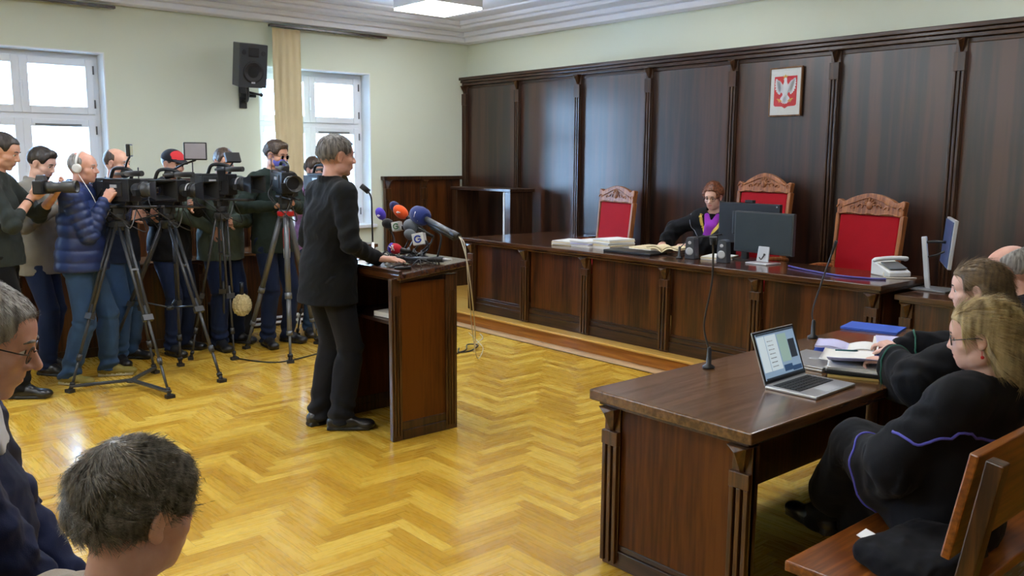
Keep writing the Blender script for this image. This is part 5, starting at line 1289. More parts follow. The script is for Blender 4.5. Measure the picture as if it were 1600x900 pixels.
def body_torso(F, G, off, lab=0, k=.05, shoulders=True, sep=1.0):
    P, u, B, Bt, q, g = G.P, G.u, G.B, G.Bt, G.q, G.g
    fem = G.female
    F.ell(P+u*.005, ((.160 if not fem else .165)*q*g**.7+off, .110*q*g+off, .115*q+off), lab, k, rot=B)
    F.ell(P+u*.10*q+G.f*.012*(g-1)*8, ((.142 if not fem else .128)*q*g+off, .106*q*g+off, .13*q), lab, k, rot=B)
    F.ell(P+u*.29*q+G.f*.004, ((.166 if not fem else .140)*q*g**.7+off, .116*q*g**.7+off, .185*q+off), lab, k, rot=Bt)
    if fem:
        for s in (-1, 1): F.ell(P+u*.30*q+G.r*s*.065*q+G.f*.075*q, (.058*q+off*.5, .050*q+off*.5, .055*q+off*.5), lab, .03, rot=Bt)
    F.cap(G.sh[0], G.sh[1], .052*q+off, .052*q+off, lab, .04)
    F.cap(G.N-G.u*.01*q, (G.sh[0]+G.N)/2+G.u*.008*q, .054*q+off*.6, .042*q+off, lab, .04); F.cap(G.N-G.u*.01*q, (G.sh[1]+G.N)/2+G.u*.008*q, .054*q+off*.6, .042*q+off, lab, .04)
def sub(G, name, F, mats, disp=None, label=None, parent=None):
    P_, Q_, fl, _ = F.mesh(disp=disp)
    o = part_np(name, P_, Q_, mats, fl, parent or G.o)
    if label: o['label'] = label
    return o
def collar(F, G, r=.068, w=.010, h=.03, lab=0, tilt=.02, front=.0, n=14):
    q = G.q; c = G.N+G.u*.012*q
    pts = []
    for k in range(n+1):
        a = math.radians(90+front+(360-2*front)*k/n)
        pts.append(c+G.r*math.cos(a)*r*q+G.f*math.sin(a)*r*q*.95+G.u*(h-.5*tilt-tilt*math.sin(a)))
    for a, b in zip(pts[:-1], pts[1:]): F.cap(a, b, w, w, lab, .01); F.cap(a-G.u*h*.6, b-G.u*h*.6, w*1.1, w*1.1, lab, .012)
def jacket(G, mat, off=.020, hem=.44, flare=1.0, puff=0, seed=1, amp=.006, name='jacket', collar_=True, sleeve=1.0, open_neck=.05, cuff=None, sr=1.0, mats=None, vox=.009, cr=.072, ch=.03, backvent=False, label=None, sleeveless=False, ringsf=9):
    q, g = G.q, G.g; F = Field(vox)
    body_torso(F, G, off, 0, .05)
    hz = hem*G.H
    if hem < .53 and G.P[2] > .5:
        hc = V3(G.P[0], G.P[1]-.0, hz)
        F.cap(G.P+G.u*.05*q, hc, .158*q*g**.7+off, (.168*q*g**.7+off)*flare, 0, .05, flat=(V3(0, 1, 0), .84))
        F.box(hc+V3(0, 0, -.25), (.5, .5, .25), .0, 0, .006, op='s')
    ai = []
    for i in (0, 1):
        F.cap(G.sh[i]*.85+G.S*.15-G.u*.03*q, G.P+G.B[:, 0]*(-1, 1)[i]*.075*q+G.u*.12*q, .062*q+off*.7, .075*q*g+off*.6, 0, .035)
        if sleeveless: continue
        s0 = len(F.p)
        F.cap(G.sh[i], G.el[i], (.058*q*g**.5+off*.6)*sr, (.048*q*g**.5+off*.5)*sr, 0, .018)
        end = G.el[i]+(G.wr[i]-G.el[i])*sleeve
        F.cap(G.el[i], end, (.046*q*g**.5+off*.45)*sr, (.034*q+off*.4)*sr, 0, .015)
        ai.append((s0, G.sh[i], G.el[i])); ai.append((s0+1, G.el[i], end))
    if collar_: collar(F, G, r=cr, w=.011, h=ch, front=12)
    # neck opening
    F.cap(G.N-G.u*.005+G.f*.006, G.N+G.u*.2, open_neck*q, open_neck*q*1.1, 0, .01, op='s')
    def disp(P, Gr, pr):
        d = wrinkle(P, seed, 11, amp, (1, 1, .7), .5)
        d += wrinkle(P, seed+3, 24, amp*.5, (1, 1, 1.2), .85)
        for pi, a, b in ai:
            m = pr == pi
            if m.any():
                t = ((P[m]-a) @ (b-a))/((b-a) @ (b-a))
                if puff: d[m] = puff*(np.abs(np.sin(t*math.pi*ringsf/2))**.5-.6)
                else: d[m] += amp*.6*np.sin(t*21+4*np.sin(P[m] @ V3(9, 13, 7)))*np.clip(1-np.abs(t-(1 if pi == ai[0][0] or (len(ai) > 2 and pi == ai[2][0]) else 0))*1.3, .15, 1)
        if puff:
            m = ~np.isin(pr, [x[0] for x in ai]); t = (P[m]-G.P) @ G.u
            d[m] = puff*(np.abs(np.sin(t*math.pi*11))**.5-.6)+wrinkle(P[m], seed, 22, .003)
        return d
    return sub(G, name, F, mats or [mat], disp, label)
def trousers(G, mat, off=.014, seed=2, amp=.007, wide=1.0, name='trousers', vox=.010, cut=.045):
    q, g = G.q, G.g; F = Field(vox)
    F.ell(G.P+G.u*.0, (.160*q*g**.7+off, .112*q*g**.8+off, .11*q), 0, .05, rot=G.B)
    F.cap(G.P+G.u*.03, G.P+G.u*.085*q, .135*q*g**.8+off*.5, .130*q*g**.8+off*.5, 0, .04, flat=(G.B[:, 1], .76))
    ai = []
    for i in (0, 1):
        s0 = len(F.p); e = G.an[i]+V3(0, 0, -.035)
        F.cap(G.hip[i], G.kn[i], .083*q*g**.6+off, (.058*q+off)*wide, 0, .035); F.cap(G.kn[i], e, (.058*q+off)*wide, (.050*q+off)*wide, 0, .012)
        F.ell((G.kn[i]*.68+G.an[i]*.32)-V3(0, .015, 0), (.05*q+off*.6, .055*q+off*.6, .10*q), 0, .03)
        ai += [(s0, G.hip[i], G.kn[i]), (s0+1, G.kn[i], e)]
    if cut is not None and G.P[2] > .7: F.box((0, 0, cut-.2), (1, 1, .2), 0, 0, .004, op='s')
    def disp(P, Gr, pr):
        d = wrinkle(P, seed, 12, amp, (1, 1, .5), .6)
        for k, (pi, a, b) in enumerate(ai):
            m = pr == pi
            if m.any():
                t = ((P[m]-a) @ (b-a))/((b-a) @ (b-a))
                w_ = np.clip(t*2.2-1.2, 0, 1) if k % 2 else np.clip(1-t*3, 0, 1)
                d[m] += amp*1.1*np.sin(t*34+4*np.sin(P[m] @ V3(8, 11, 5)))*w_
                if k % 2: d[m] += amp*.7*np.sin(t*22+3*np.sin(P[m] @ V3(12, 7, 3)))*np.clip(1-t*4, 0, 1)
        return d
    return sub(G, name, F, [mat], disp)
def shoes(G, mat, sole=None, name='shoe', s=1.0, boot=0.0, mats=None):
    for i in (0, 1):
        a = math.radians(90-G.toe[i]); td = V3(math.cos(a), math.sin(a), 0); sd = V3(math.sin(a), -math.cos(a), 0); k = G.q*s
        A = G.an[i].copy(); A[2] -= .085
        R = np.array([sd, td, V3(0, 0, 1)]).T
        F = Field(.006); F.at(R, A)
        F.cap((0, -.045*k, .045*k), (0, .05*k, .055*k), .040*k, .042*k, 0, .02); F.cap((0, .04*k, .05*k), (0, .165*k, .034*k), .042*k, .034*k, 0, .03, flat=((0, 0, 1), .8))
        F.cap((0, -.02*k, .05*k), (0, -.01*k, .10*k+boot), .042*k, .040*k, 0, .02)
        F.ell((0, .16*k, .033*k), (.046*k, .05*k, .028*k), 0, .02)
        F.box((0, -.035*k, .012), (.028*k, .035*k, .006), .008, 1, .002); F.box((0, .075*k, .011), (.034*k, .10*k, .002), .008, 1, .002)
        F.box((0, 0, -.1), (.3, .5, .1), 0, 1, .001, op='s')
        sub(G, name, F, [mat, sole or m_blackr])
def hair_short(G, mat, r=.010, amp=.004, front=.060, low=-.055, seed=5, top=0.0, strands=0, bald=False, vox=.005, length=.02, sc=70, fade=None, side_low=-.02, quiff=0.0, dirv=(0, .5, -.3), curls=0):
    s = G.hs; F = Field(vox); F.at(G.HR, G.HC)
    F.ell((0, -.014, .038+top*.5), (.0745*s+r, .094*s+r, .083*s+r+top), 0, .02)
    F.ell((0, -.045, .010), (.064*s+r, .060*s+r, .068*s+r*.6), 0, .02)
    if front > .03: F.ell((0, .028, .036), (.064*s+r*.8, .064*s+r*.6, .062*s+r), 0, .02)
    if quiff: F.ell((0, .055*s, .095*s), (.05*s, .035*s, .022*s+quiff), 0, .02)
    # face opening, hairline, ears and nape
    F.box((0, front*s+.14, -.06), (.2, .10, .115), .02, 0, .012, op='s')
    F.box((0, .12*s+.02, -.15), (.2, .12*s, .15), .0, 0, .01, op='s', rot=np.eye(3))
    F.box((0, 0, low*s-.2), (.3, .3, .2), 0, 0, .012, op='s')
    for t in (-1, 1): F.ell((t*.085*s, .002, -.010*s), (.026*s, .032*s, .042*s), 0, .008, op='s'); F.box((t*.09, .012, -.08*s), (.05, .03, .05*s), .005, 0, .012, op='s'); F.box((t*.10, .045, -.10*s+side_low*0), (.06, .05, .08*s), .005, 0, .01, op='s')
    if bald: F.ell((0, .030, .085*s), (.066*s, .105*s, .075*s), 0, .01, op='s'); F.box((0, .12, .05), (.2, .085, .2), .01, 0, .012, op='s')
    inv = G.HR.T
    def disp(P, Gr, pr):
        p = (P-G.HC) @ inv.T
        zf = .012+.035*np.clip(p[:, 1]/.06, 0, 1)
        return wrinkle(p, seed, sc, amp, (1, .6, .35), .7)+wrinkle(p, seed+1, sc*2.2, amp*.4, (1, .7, .4), .6)-(r+.004)*(1 if fade is None else fade)*np.clip((zf-p[:, 2])/.065, 0, 1)
    if curls:
        rs = np.random.RandomState(seed)
        for _ in range(curls):
            v = nrm(rs.randn(3)); v[2] = abs(v[2])*.9-.15
            if v[1] > .6 and v[2] < .5: continue
            p0 = V3(v[0]*(.0745*s+r), -.014+v[1]*(.094*s+r), .038+v[2]*(.083*s+r+top)); F.ell(p0, .010+.008*rs.rand(), 0, .006)
    o = sub(G, 'hair', F, [mat], disp)
    if strands: add_strands(o, G, strands, length, seed, dirv, mat)
    return o
def add_strands(o, G, n, length, seed, dirv, mat, w=.0009, steps=5, flow=None, lift=.35, zmin=-9, jit=.02, clump=0):
    """thin tapering locks laid over the hair mesh, joined into it"""
    me = o.data; nv = len(me.vertices); co = np.zeros(nv*3, np.float32); me.vertices.foreach_get('co', co); co = co.reshape(-1, 3).astype(float)
    no = np.zeros(nv*3, np.float32); me.vertices.foreach_get('normal', no); no = no.reshape(-1, 3).astype(float)
    nq = len(me.polygons); q = np.zeros(nq*4, np.int32); me.loops.foreach_get('vertex_index', q); q = q.reshape(-1, 4)
    rs = np.random.RandomState(seed); ok = np.where(((co-G.HC) @ G.HR)[:, 2] > zmin)[0]; ids = ok[rs.randint(0, len(ok), n)]
    p = co[ids]; nn = no[ids]; HR = G.HR
    pl = (p-G.HC) @ HR
    if flow is not None: dl = flow(pl, nn @ HR)
    else:
        crown = V3(0, -.04, .12); dl = pl-crown; dl[:, 2] *= .8; dl += np.array(dirv)*.06
    if clump:
        dl = dl+clump*np.linalg.norm(dl, axis=1, keepdims=True)*np.stack([np.sin(pl @ V3(70, 50, 30)+1), np.sin(pl @ V3(-40, 80, 20)+2), np.sin(pl @ V3(30, -60, 70))], 1)
    d = dl @ HR.T+rs.randn(n, 3)*jit*np.linalg.norm(dl, axis=1, keepdims=True)
    d -= nn*(d*nn).sum(1, keepdims=True); d /= np.linalg.norm(d, axis=1, keepdims=True)+1e-9
    L_ = length*(.5+rs.rand(n)); curv = rs.randn(n, 3)*.25*jit/.02
    sidev = np.cross(d, nn); cen = p-nn*.001; V = []; 
    dcur = d+nn*lift
    for k in range(steps+1):
        t = k/steps; ww = w*(1-.85*t)
        V.append(cen+sidev*ww); V.append(cen-sidev*ww); V.append(cen+nn*ww)
        cen = cen+dcur*(L_/steps)[:, None]; dcur = dcur-nn*(lift*1.6/steps)+curv*.25/steps
    V = np.stack(V, 1).reshape(-1, 3); m = 3*(steps+1); base = (np.arange(n)*m)[:, None]
    Q = []
    for k in range(steps):
        for a, b in ((0, 1), (1, 2), (2, 0)): Q.append(np.concatenate([base+k*3+a, base+k*3+b, base+k*3+3+b, base+k*3+3+a], 1))
    Q = np.concatenate(Q)+nv
    me2 = mesh_np('hair', np.concatenate([co, V]), np.concatenate([q, Q]), [mat], None)
    o.data = me2
def hb(G, mb, name, mat, parent=None, bev=0, label=None):
    """attach a hard-surface piece given in head coordinates"""
    A = G.HR; mb.v = [tuple(A @ np.array(v)+G.HC) for v in mb.v]
    o = mb.build(name, mat, parent or G.o, bev=bev)
    if label: o['label'] = label
    return o
m_glasslens = m_glass
def glasses(G, mat, s=1.0, rimless=False, w=.024, h=.017):
    s = G.hs; mb = MB(); le = MB()
    for q in (-1, 1):
        ring = []
        for k in range(17):
            a = 2*math.pi*k/16; ring.append((q*.031*s+w*s*np.sign(math.cos(a))*abs(math.cos(a))**.75, .099*s-abs(q*.031*s+w*s*math.cos(a))*.08, .001*s+h*s*np.sign(math.sin(a))*abs(math.sin(a))**.75))
        mb.tube(ring, .0011 if rimless else .0019, 6, cap=False)
        le.lathe([(h*s, 0), (h*s, .001)], (q*.031*s, .096*s, .001*s), (0, 1, 0), 16)
        mb.tube([(q*(.031+w/s*s)*s+q*.001, .096*s, .006*s), (q*.072*s, .080*s, .008*s), (q*.0805*s, .0, .010*s), (q*.080*s, -.022*s, -.006*s)], .0016, 6)
    mb.tube([(-.009*s, .1*s, .004*s), (0, .103*s, .006*s), (.009*s, .1*s, .004*s)], .0016, 6)
    o = hb(G, mb, 'glasses', mat); hb(G, le, 'lenses', m_glass, o)
sk_a = skinmat('skin_fair', srgb(206, 160, 136)); sk_b = skinmat('skin_ruddy', srgb(206, 158, 138)); sk_c = skinmat('skin_pale', srgb(214, 174, 156)); sk_d = skinmat('skin_tan', srgb(190, 142, 116))
h_grey = hairmat('grey_hair', srgb(58, 56, 54), srgb(140, 136, 130)); h_brown = hairmat('brown_hair', srgb(36, 27, 22), srgb(86, 68, 54)); h_dark = hairmat('dark_hair', srgb(18, 15, 14), srgb(54, 44, 38)); h_lgrey = hairmat('light_grey_hair', srgb(92, 88, 84), srgb(170, 166, 160))
c_suit = cloth('black_suit_cloth', srgb(15, 17, 20)); c_trs = cloth('charcoal_trousers', srgb(23, 24, 29)); m_shoeb = plain('black_shoe_leather', (.012, .012, .014, 1), .28)
c_jean = cloth('blue_denim', srgb(50, 74, 104), var=.25, bs=300); c_jeand = cloth('dark_denim', srgb(24, 36, 64), var=.2); c_blackc = cloth('black_cloth', srgb(16, 17, 20)); c_green = cloth('dark_green_jacket', srgb(36, 48, 44)); c_puff = plain('navy_quilted_nylon', srgb(30, 48, 96), .42, var=.1)
# ---- S: the standing man speaking
def W2(*p): return np.array(p, float)
def spk():
    base = V3(-4.80, 2.635, 0); R = rz(86-90); loc = lambda *p: R.T @ (np.array(p, float)-base)
    G = person('person in black suit standing at the lectern, hand on its board, grey hair', base, 86, 1.83, lean=4, girth=1.10,
               hands=(loc(-4.93, 2.86, 1.065), loc(-4.585, 2.86, 1.075)), poles=((-.5, -.6, -.4), (.55, -.7, -.3)), hd=(3, -6, 0), skin=sk_b, browm=h_grey,
               ank=((-.09, -.04, .085), (.09, .02, .085)), toe=(-6, 34), hscale=1.06, hspec=(dict(d=R.T @ V3(.3, 1, 0), n=(0, 0, -1), curl=8), dict(d=R.T @ V3(.85, .55, -.02), n=(0, 0, -1), curl=7, spread=1.3)))
    trousers(G, c_trs, amp=.012, wide=1.16); jacket(G, c_suit, off=.024, hem=.437, flare=1.03, seed=4, amp=.010, label="black suit jacket")
    shoes(G, m_shoeb); hair_short(G, h_grey, r=.009, amp=.003, front=.05, low=-.062, seed=3, strands=2500, length=.022)
    return G
GS = spk()
c_knit = cloth('dark_grey_green_knit', srgb(44, 50, 48), bs=160, bump=.5); c_beige = cloth('grey_beige_jacket', srgb(126, 122, 112)); c_blue = cloth('dark_blue_jacket', srgb(34, 44, 66)); c_sage = cloth('dark_sage_parka', srgb(72, 84, 76)); c_pink = None
c_scarf = cloth('dark_scarf', srgb(30, 34, 48))
m_cap = cloth('black_cap', srgb(30, 32, 38)); m_capr = cloth('red_cap_front', srgb(190, 52, 56)); m_mask = cloth('blue_violet_mask', srgb(96, 100, 190))
m_sneak = plain('olive_sneaker', srgb(122, 108, 40), .6); m_sole = plain('pale_sole', srgb(170, 160, 130), .6)
def figat(base, face):
    base = V3(*base) if len(base) == 3 else V3(base[0], base[1], 0); R = rz(face-90)
    return base, (lambda *p: R.T @ (np.array(p, float)-base)), (lambda *d: R.T @ np.array(d, float))
# ---- A: photographer at the left edge
base, loc, dr = figat((-6.90, 1.24), 64)
cA = V3(-6.70, 1.50, 1.475)
G = person('person at the left edge in dark knitted pullover raising a photo camera with long lens', base, 64, 1.86, lean=2, girth=1.02, hands=(loc(-6.83, 1.60, 1.40), loc(-6.745, 1.44, 1.40)), poles=((-.6, .1, -.8), (.5, .2, -.9)),
           hd=(20, -4, 0), skin=sk_a, browm=h_dark, toe=(-4, 12), ank=((-.11, -.12, .085), (.10, .10, .085)), hspec=(dict(d=dr(.55, .3, .55), n=dr(.2, -.5, .8), curl=24), dict(d=dr(.40, .62, .60), n=dr(-.6, .5, .3), curl=32, thumb=50)))
trousers(G, c_blackc); jacket(G, c_knit, off=.018, hem=.50, seed=11, amp=.008, sleeve=.42, label='dark knitted pullover with pushed up sleeves'); shoes(G, m_shoeb); hair_short(G, h_dark, r=.007, amp=.002, front=.035, low=-.055, seed=13)
hw = MB().tube([G.wr[1]+(G.el[1]-G.wr[1])*.18+frame(G.el[1]-G.wr[1])[:, 0]*.034*math.cos(a)+frame(G.el[1]-G.wr[1])[:, 2]*.034*math.sin(a) for a in np.linspace(0, 2*math.pi, 14)], .005, 6, cap=False); hw.build('bracelet', m_black, G.o)
dslr(cA, frame(V3(.62, .78, .02)), 'black photo camera with long telephoto lens held by the person at the left edge', .21)
# ---- B: bearded photographer behind him
base, loc, dr = figat((-7.52, 1.62), 48)
G = person('person with dark beard in grey beige jacket holding a photo camera at chest height', base, 48, 1.77, lean=3, hands=(loc(-7.32, 1.86, 1.30), loc(-7.24, 1.72, 1.30)), poles=((-.6, .0, -.8), (.6, .0, -.8)),
           hd=(22, -5, 0), skin=sk_c, browm=h_dark, ank=((-.10, -.05, .085), (.12, .08, .085)), toe=(-15, 14), hspec=(dict(d=dr(.75, .35, .5), n=dr(.2, -.5, .7), curl=25), dict(d=dr(.75, .6, .4), n=dr(-.4, .6, .4), curl=30)))
trousers(G, c_jeand); jacket(G, c_beige, off=.022, hem=.44, seed=21, amp=.010, label='grey beige jacket'); shoes(G, m_shoeb); hair_short(G, h_dark, r=.012, amp=.004, front=.045, quiff=.012, seed=17)
F = Field(.005); F.at(G.HR, G.HC); s_ = G.hs
F.ell((0, .032, -.068*s_), (.0525*s_, .0575*s_, .043*s_), 0, .01); F.ell((0, .066*s_, -.090*s_), (.027*s_, .023*s_, .023*s_), 0, .01)
F.ell((0, .082*s_, -.052*s_), (.031*s_, .0165*s_, .021*s_), 0, .01); F.box((0, .1*s_, -.0565*s_), (.019*s_, .03, .006*s_), .002, 0, .003, op='s'); F.box((0, -.12, -.05), (.2, .12, .2), 0, 0, .01, op='s'); F.box((0, .1, .06), (.2, .2, .083), 0, 0, .02, op='s')
sub(G, 'beard', F, [h_dark], lambda P, Gr, pr: wrinkle(P, 4, 160, .002)-.001)
dslr(V3(-7.26, 1.80, 1.375), frame(V3(.85, .5, -.05)), 'dark photo camera held by the bearded person', .10)
# ---- C: cameraman with white headphones
base, loc, dr = figat((-7.00, 1.80), 56)
G = person('person in navy quilted jacket and white headphones steering a large camera', base, 56, 1.73, lean=2, girth=1.16, hands=(loc(-6.92, 2.12, 1.36), loc(-6.83, 1.93, 1.345)), poles=((-.6, .1, -.8), (.5, -.5, -.9)),
           hd=(4, -6, 0), skin=sk_b, browm=h_lgrey, ank=((-.13, .10, .085), (.12, -.10, .085)), toe=(-10, 18), hspec=(None, dict(d=dr(.25, .55, .80), n=dr(-.5, .6, -.3), curl=18, spread=1.2)), jaw=1.05, nose=1.05)
trousers(G, c_jean, amp=.012, wide=1.12); jacket(G, c_puff, off=.034, hem=.49, seed=31, amp=.006, puff=.013, ringsf=10, cr=.078, ch=.045, label='navy quilted jacket'); shoes(G, m_sneak, m_sole); hair_short(G, h_lgrey, r=.005, amp=.002, front=.02, bald=True, seed=19)
mb = MB(); rr = .088*G.hs
mb.tube([V3(rr*1.02*math.sin(a), -.012, .03+rr*1.02*math.cos(a)) for a in np.linspace(-1.75, 1.75, 20)], .009, 8)
hp = hb(G, mb, 'headphones', m_wp, label='white headphones')
for t in (-1, 1):
    mb = MB().lathe([(.030, 0), (.034, .008), (.034, .020), (.022, .026)], (t*.074*G.hs, -.006, -.004), (t, 0, 0), 18); hb(G, mb, 'ear_cup', m_wp, hp)
tag(MB().tube(spline([base+G.root_R @ (G.HC+G.HR @ V3(.08, 0, -.04)), base+G.root_R @ (G.N+V3(.12, .14, -.05)), V3(-6.88, 1.93, 1.22), V3(-6.84, 1.98, 1.30)], 8), .0025, 6).build('headphone_cord', m_wp), 'thin white cord from the headphones to the camera', 'cord')
# ---- D: bald man behind the first camera
base, loc, dr = figat((-7.52, 2.20), 32)
G = person('person with balding head standing behind the first camera, blue jeans', base, 32, 1.76, lean=2, girth=1.08, hands=(loc(-7.26, 2.42, 1.22), loc(-7.20, 2.20, 1.22)), poles=((-.7, -.1, -.7), (.7, -.1, -.7)),
           hd=(6, 8, 0), skin=sk_a, browm=h_lgrey, ank=((-.10, .0, .085), (.12, .07, .085)), toe=(-10, 28))
trousers(G, c_jean, amp=.011, wide=1.08, seed=5); jacket(G, c_blue, off=.026, hem=.47, seed=41, amp=.010, label='dark blue jacket'); shoes(G, m_shoeb); hair_short(G, h_brown, r=.005, amp=.002, front=.02, bald=True, seed=23)
# ---- E: cameraman with cap
base, loc, dr = figat((-7.60, 2.66), 24)
G = person('person in black cap with red front looking into the second camera', base, 24, 1.76, lean=5, girth=1.05, hands=(loc(-7.20, 2.72, 1.28), loc(-7.14, 2.44, 1.36)), poles=((-.7, -.1, -.7), (.7, -.1, -.7)),
           hd=(12, -8, 0), skin=sk_a, browm=h_brown, ank=((-.12, .0, .085), (.12, .1, .085)), toe=(-14, 14))
trousers(G, c_jeand, amp=.011, seed=6); jacket(G, c_blackc, off=.026, hem=.46, seed=51, amp=.010, label='black jacket'); shoes(G, m_shoeb); hair_short(G, h_brown, r=.006, amp=.002, front=.04, seed=29)
F = Field(.006); F.at(G.HR, G.HC); s_ = G.hs
F.ell((0, -.010, .045), (.090*s_, .112*s_, .084*s_), 0, .01); F.box((0, 0, -.10), (.3, .3, .135), 0, 0, .006, op='s'); F.ell((0, .085, .048), (.066, .075, .010), 0, .01, rot=rx(-12))
o = sub(G, 'cap', F, [m_cap, m_capr], None, label='black cap with red front'); 
me = o.data; n_ = len(me.polygons); co = np.zeros(n_*3, np.float32); me.polygons.foreach_get('center', co); cc = (co.reshape(-1, 3)-G.HC) @ G.HR
me.polygons.foreach_set('material_index', ((cc[:, 1] > .03) & (cc[:, 1] < .105) & (cc[:, 2] > .06) & (np.abs(cc[:, 0]) < .065)).astype(np.int32))
# ---- F: cameraman in the bulky sage jacket
base, loc, dr = figat((-7.58, 3.10), 14)
G = person('person in bulky dark sage jacket gripping the slim tripod with both hands', base, 14, 1.78, lean=6, girth=1.12, hands=(loc(-7.34, 3.13, 1.135), loc(-7.33, 2.92, 1.08)), poles=((-.8, -.2, -.5), (.8, -.2, -.5)),
           hd=(14, -10, 0), skin=sk_a, browm=h_brown, ank=((-.14, -.02, .085), (.14, .12, .085)), toe=(-18, 12), hspec=(dict(curl=45, thumb=60), dict(curl=45, thumb=60)))
trousers(G, c_jeand, amp=.014, seed=8, wide=1.1); jacket(G, c_sage, off=.036, hem=.44, seed=61, amp=.014, sr=1.15, label='bulky dark sage jacket'); shoes(G, m_shoeb, s=1.05); hair_short(G, h_brown, r=.010, amp=.004, front=.045, seed=31)
# ---- G: masked cameraman
base, loc, dr = figat((-7.36, 3.50), 12)
G = person('person in dark green jacket and blue violet face mask at the grey tripod', base, 12, 1.85, lean=3, girth=1.02, hands=(loc(-6.99, 3.50, 1.29), loc(-7.00, 3.36, 1.27)), poles=((-.9, -.3, -.5), (.9, -.3, -.5)),
           hd=(13, 12, 0), skin=sk_a, browm=h_brown, ank=((-.12, .02, .085), (.13, .04, .085)), toe=(-10, 18), hspec=(dict(d=dr(.6, -.4, .25), n=dr(0, -.4, -.9), curl=35), dict(d=dr(.8, .3, .3), n=dr(0, .4, -.9), curl=35)))
trousers(G, c_jeand, amp=.011, seed=9); jacket(G, c_green, off=.024, hem=.455, seed=71, amp=.009, cr=.07, label='dark green jacket'); shoes(G, m_shoeb, boot=.06); hair_short(G, h_brown, r=.014, amp=.005, front=.050, quiff=.008, seed=37, strands=900, length=.02)
F = Field(.005); F.at(G.HR, G.HC); s_ = G.hs
F.ell((0, .040, -.050*s_), (.062*s_, .066*s_, .056*s_), 0, .02); F.ell((0, .088*s_, -.040*s_), (.030*s_, .028*s_, .034*s_), 0, .025); F.box((0, -.11, -.05), (.2, .13, .2), 0, 0, .006, op='s'); F.box((0, 0, .12), (.3, .3, .136), 0, 0, .006, op='s')
mk = sub(G, 'face_mask', F, [m_mask], lambda P, Gr, pr: wrinkle(P, 4, 60, .0015), label='blue violet face mask')
mb = MB()
for t in (-1, 1): mb.tube(spline([(t*.060*s_, .03, -.02*s_), (t*.078*s_, .01, .012*s_), (t*.084*s_, -.02, -.01), (t*.07*s_, .0, -.04*s_), (t*.056*s_, .03, -.06*s_)], 4), .0015, 5)
hb(G, mb, 'ear_loops', m_mask, mk); glasses(G, m_black, rimless=True)
# ---- H: partly hidden person behind the speaker
m_pink = plain('pink_violet_print', srgb(196, 150, 206), .8, var=.35, vscale=18)
base, loc, dr = figat((-7.62, 4.02), 6)
G = person('person in pink and violet patterned jacket mostly hidden behind the standing speaker', base, 6, 1.70, lean=4, female=True, hands=(loc(-7.40, 4.05, 1.22), loc(-7.40, 3.90, 1.22)), poles=((-.9, -.2, -.5), (.9, -.2, -.5)),
           hd=(8, 0, 0), skin=sk_c, browm=h_brown, ank=((-.10, .02, .085), (.12, .1, .085)), toe=(-10, 24))
trousers(G, c_jean, amp=.010, seed=12); jacket(G, m_pink, off=.022, hem=.46, seed=81, amp=.009, label='pink and violet patterned jacket'); shoes(G, m_shoeb, boot=.04); hair_short(G, h_brown, r=.016, amp=.005, front=.050, low=-.09, seed=41)
c_robe = cloth('black_robe', srgb(13, 14, 19), .8, var=.05); m_pipg = plain('green_piping', srgb(24, 86, 70), .6); m_pipv = plain('violet_piping', srgb(78, 76, 176), .6)
c_navy = cloth('navy_suit', srgb(20, 28, 60), .75); c_shirt = cloth('white_shirt', srgb(226, 228, 236)); c_tan = cloth('grey_tan_jacket', srgb(150, 140, 128), bs=220, bump=.4); c_gcol = cloth('dark_green_collar', srgb(22, 54, 48))
h_auburn = hairmat('auburn_hair', srgb(56, 30, 18), srgb(150, 88, 56), 70, (1, 1, 1)); h_lbrown = hairmat('light_brown_hair', srgb(70, 56, 40), srgb(140, 116, 82), 60); h_blond = hairmat('streaked_blond_hair', srgb(120, 98, 56), srgb(214, 190, 136), 55); h_mix = hairmat('brown_grey_hair', srgb(66, 61, 53), srgb(156, 148, 134), 130, (1, 1, .3))
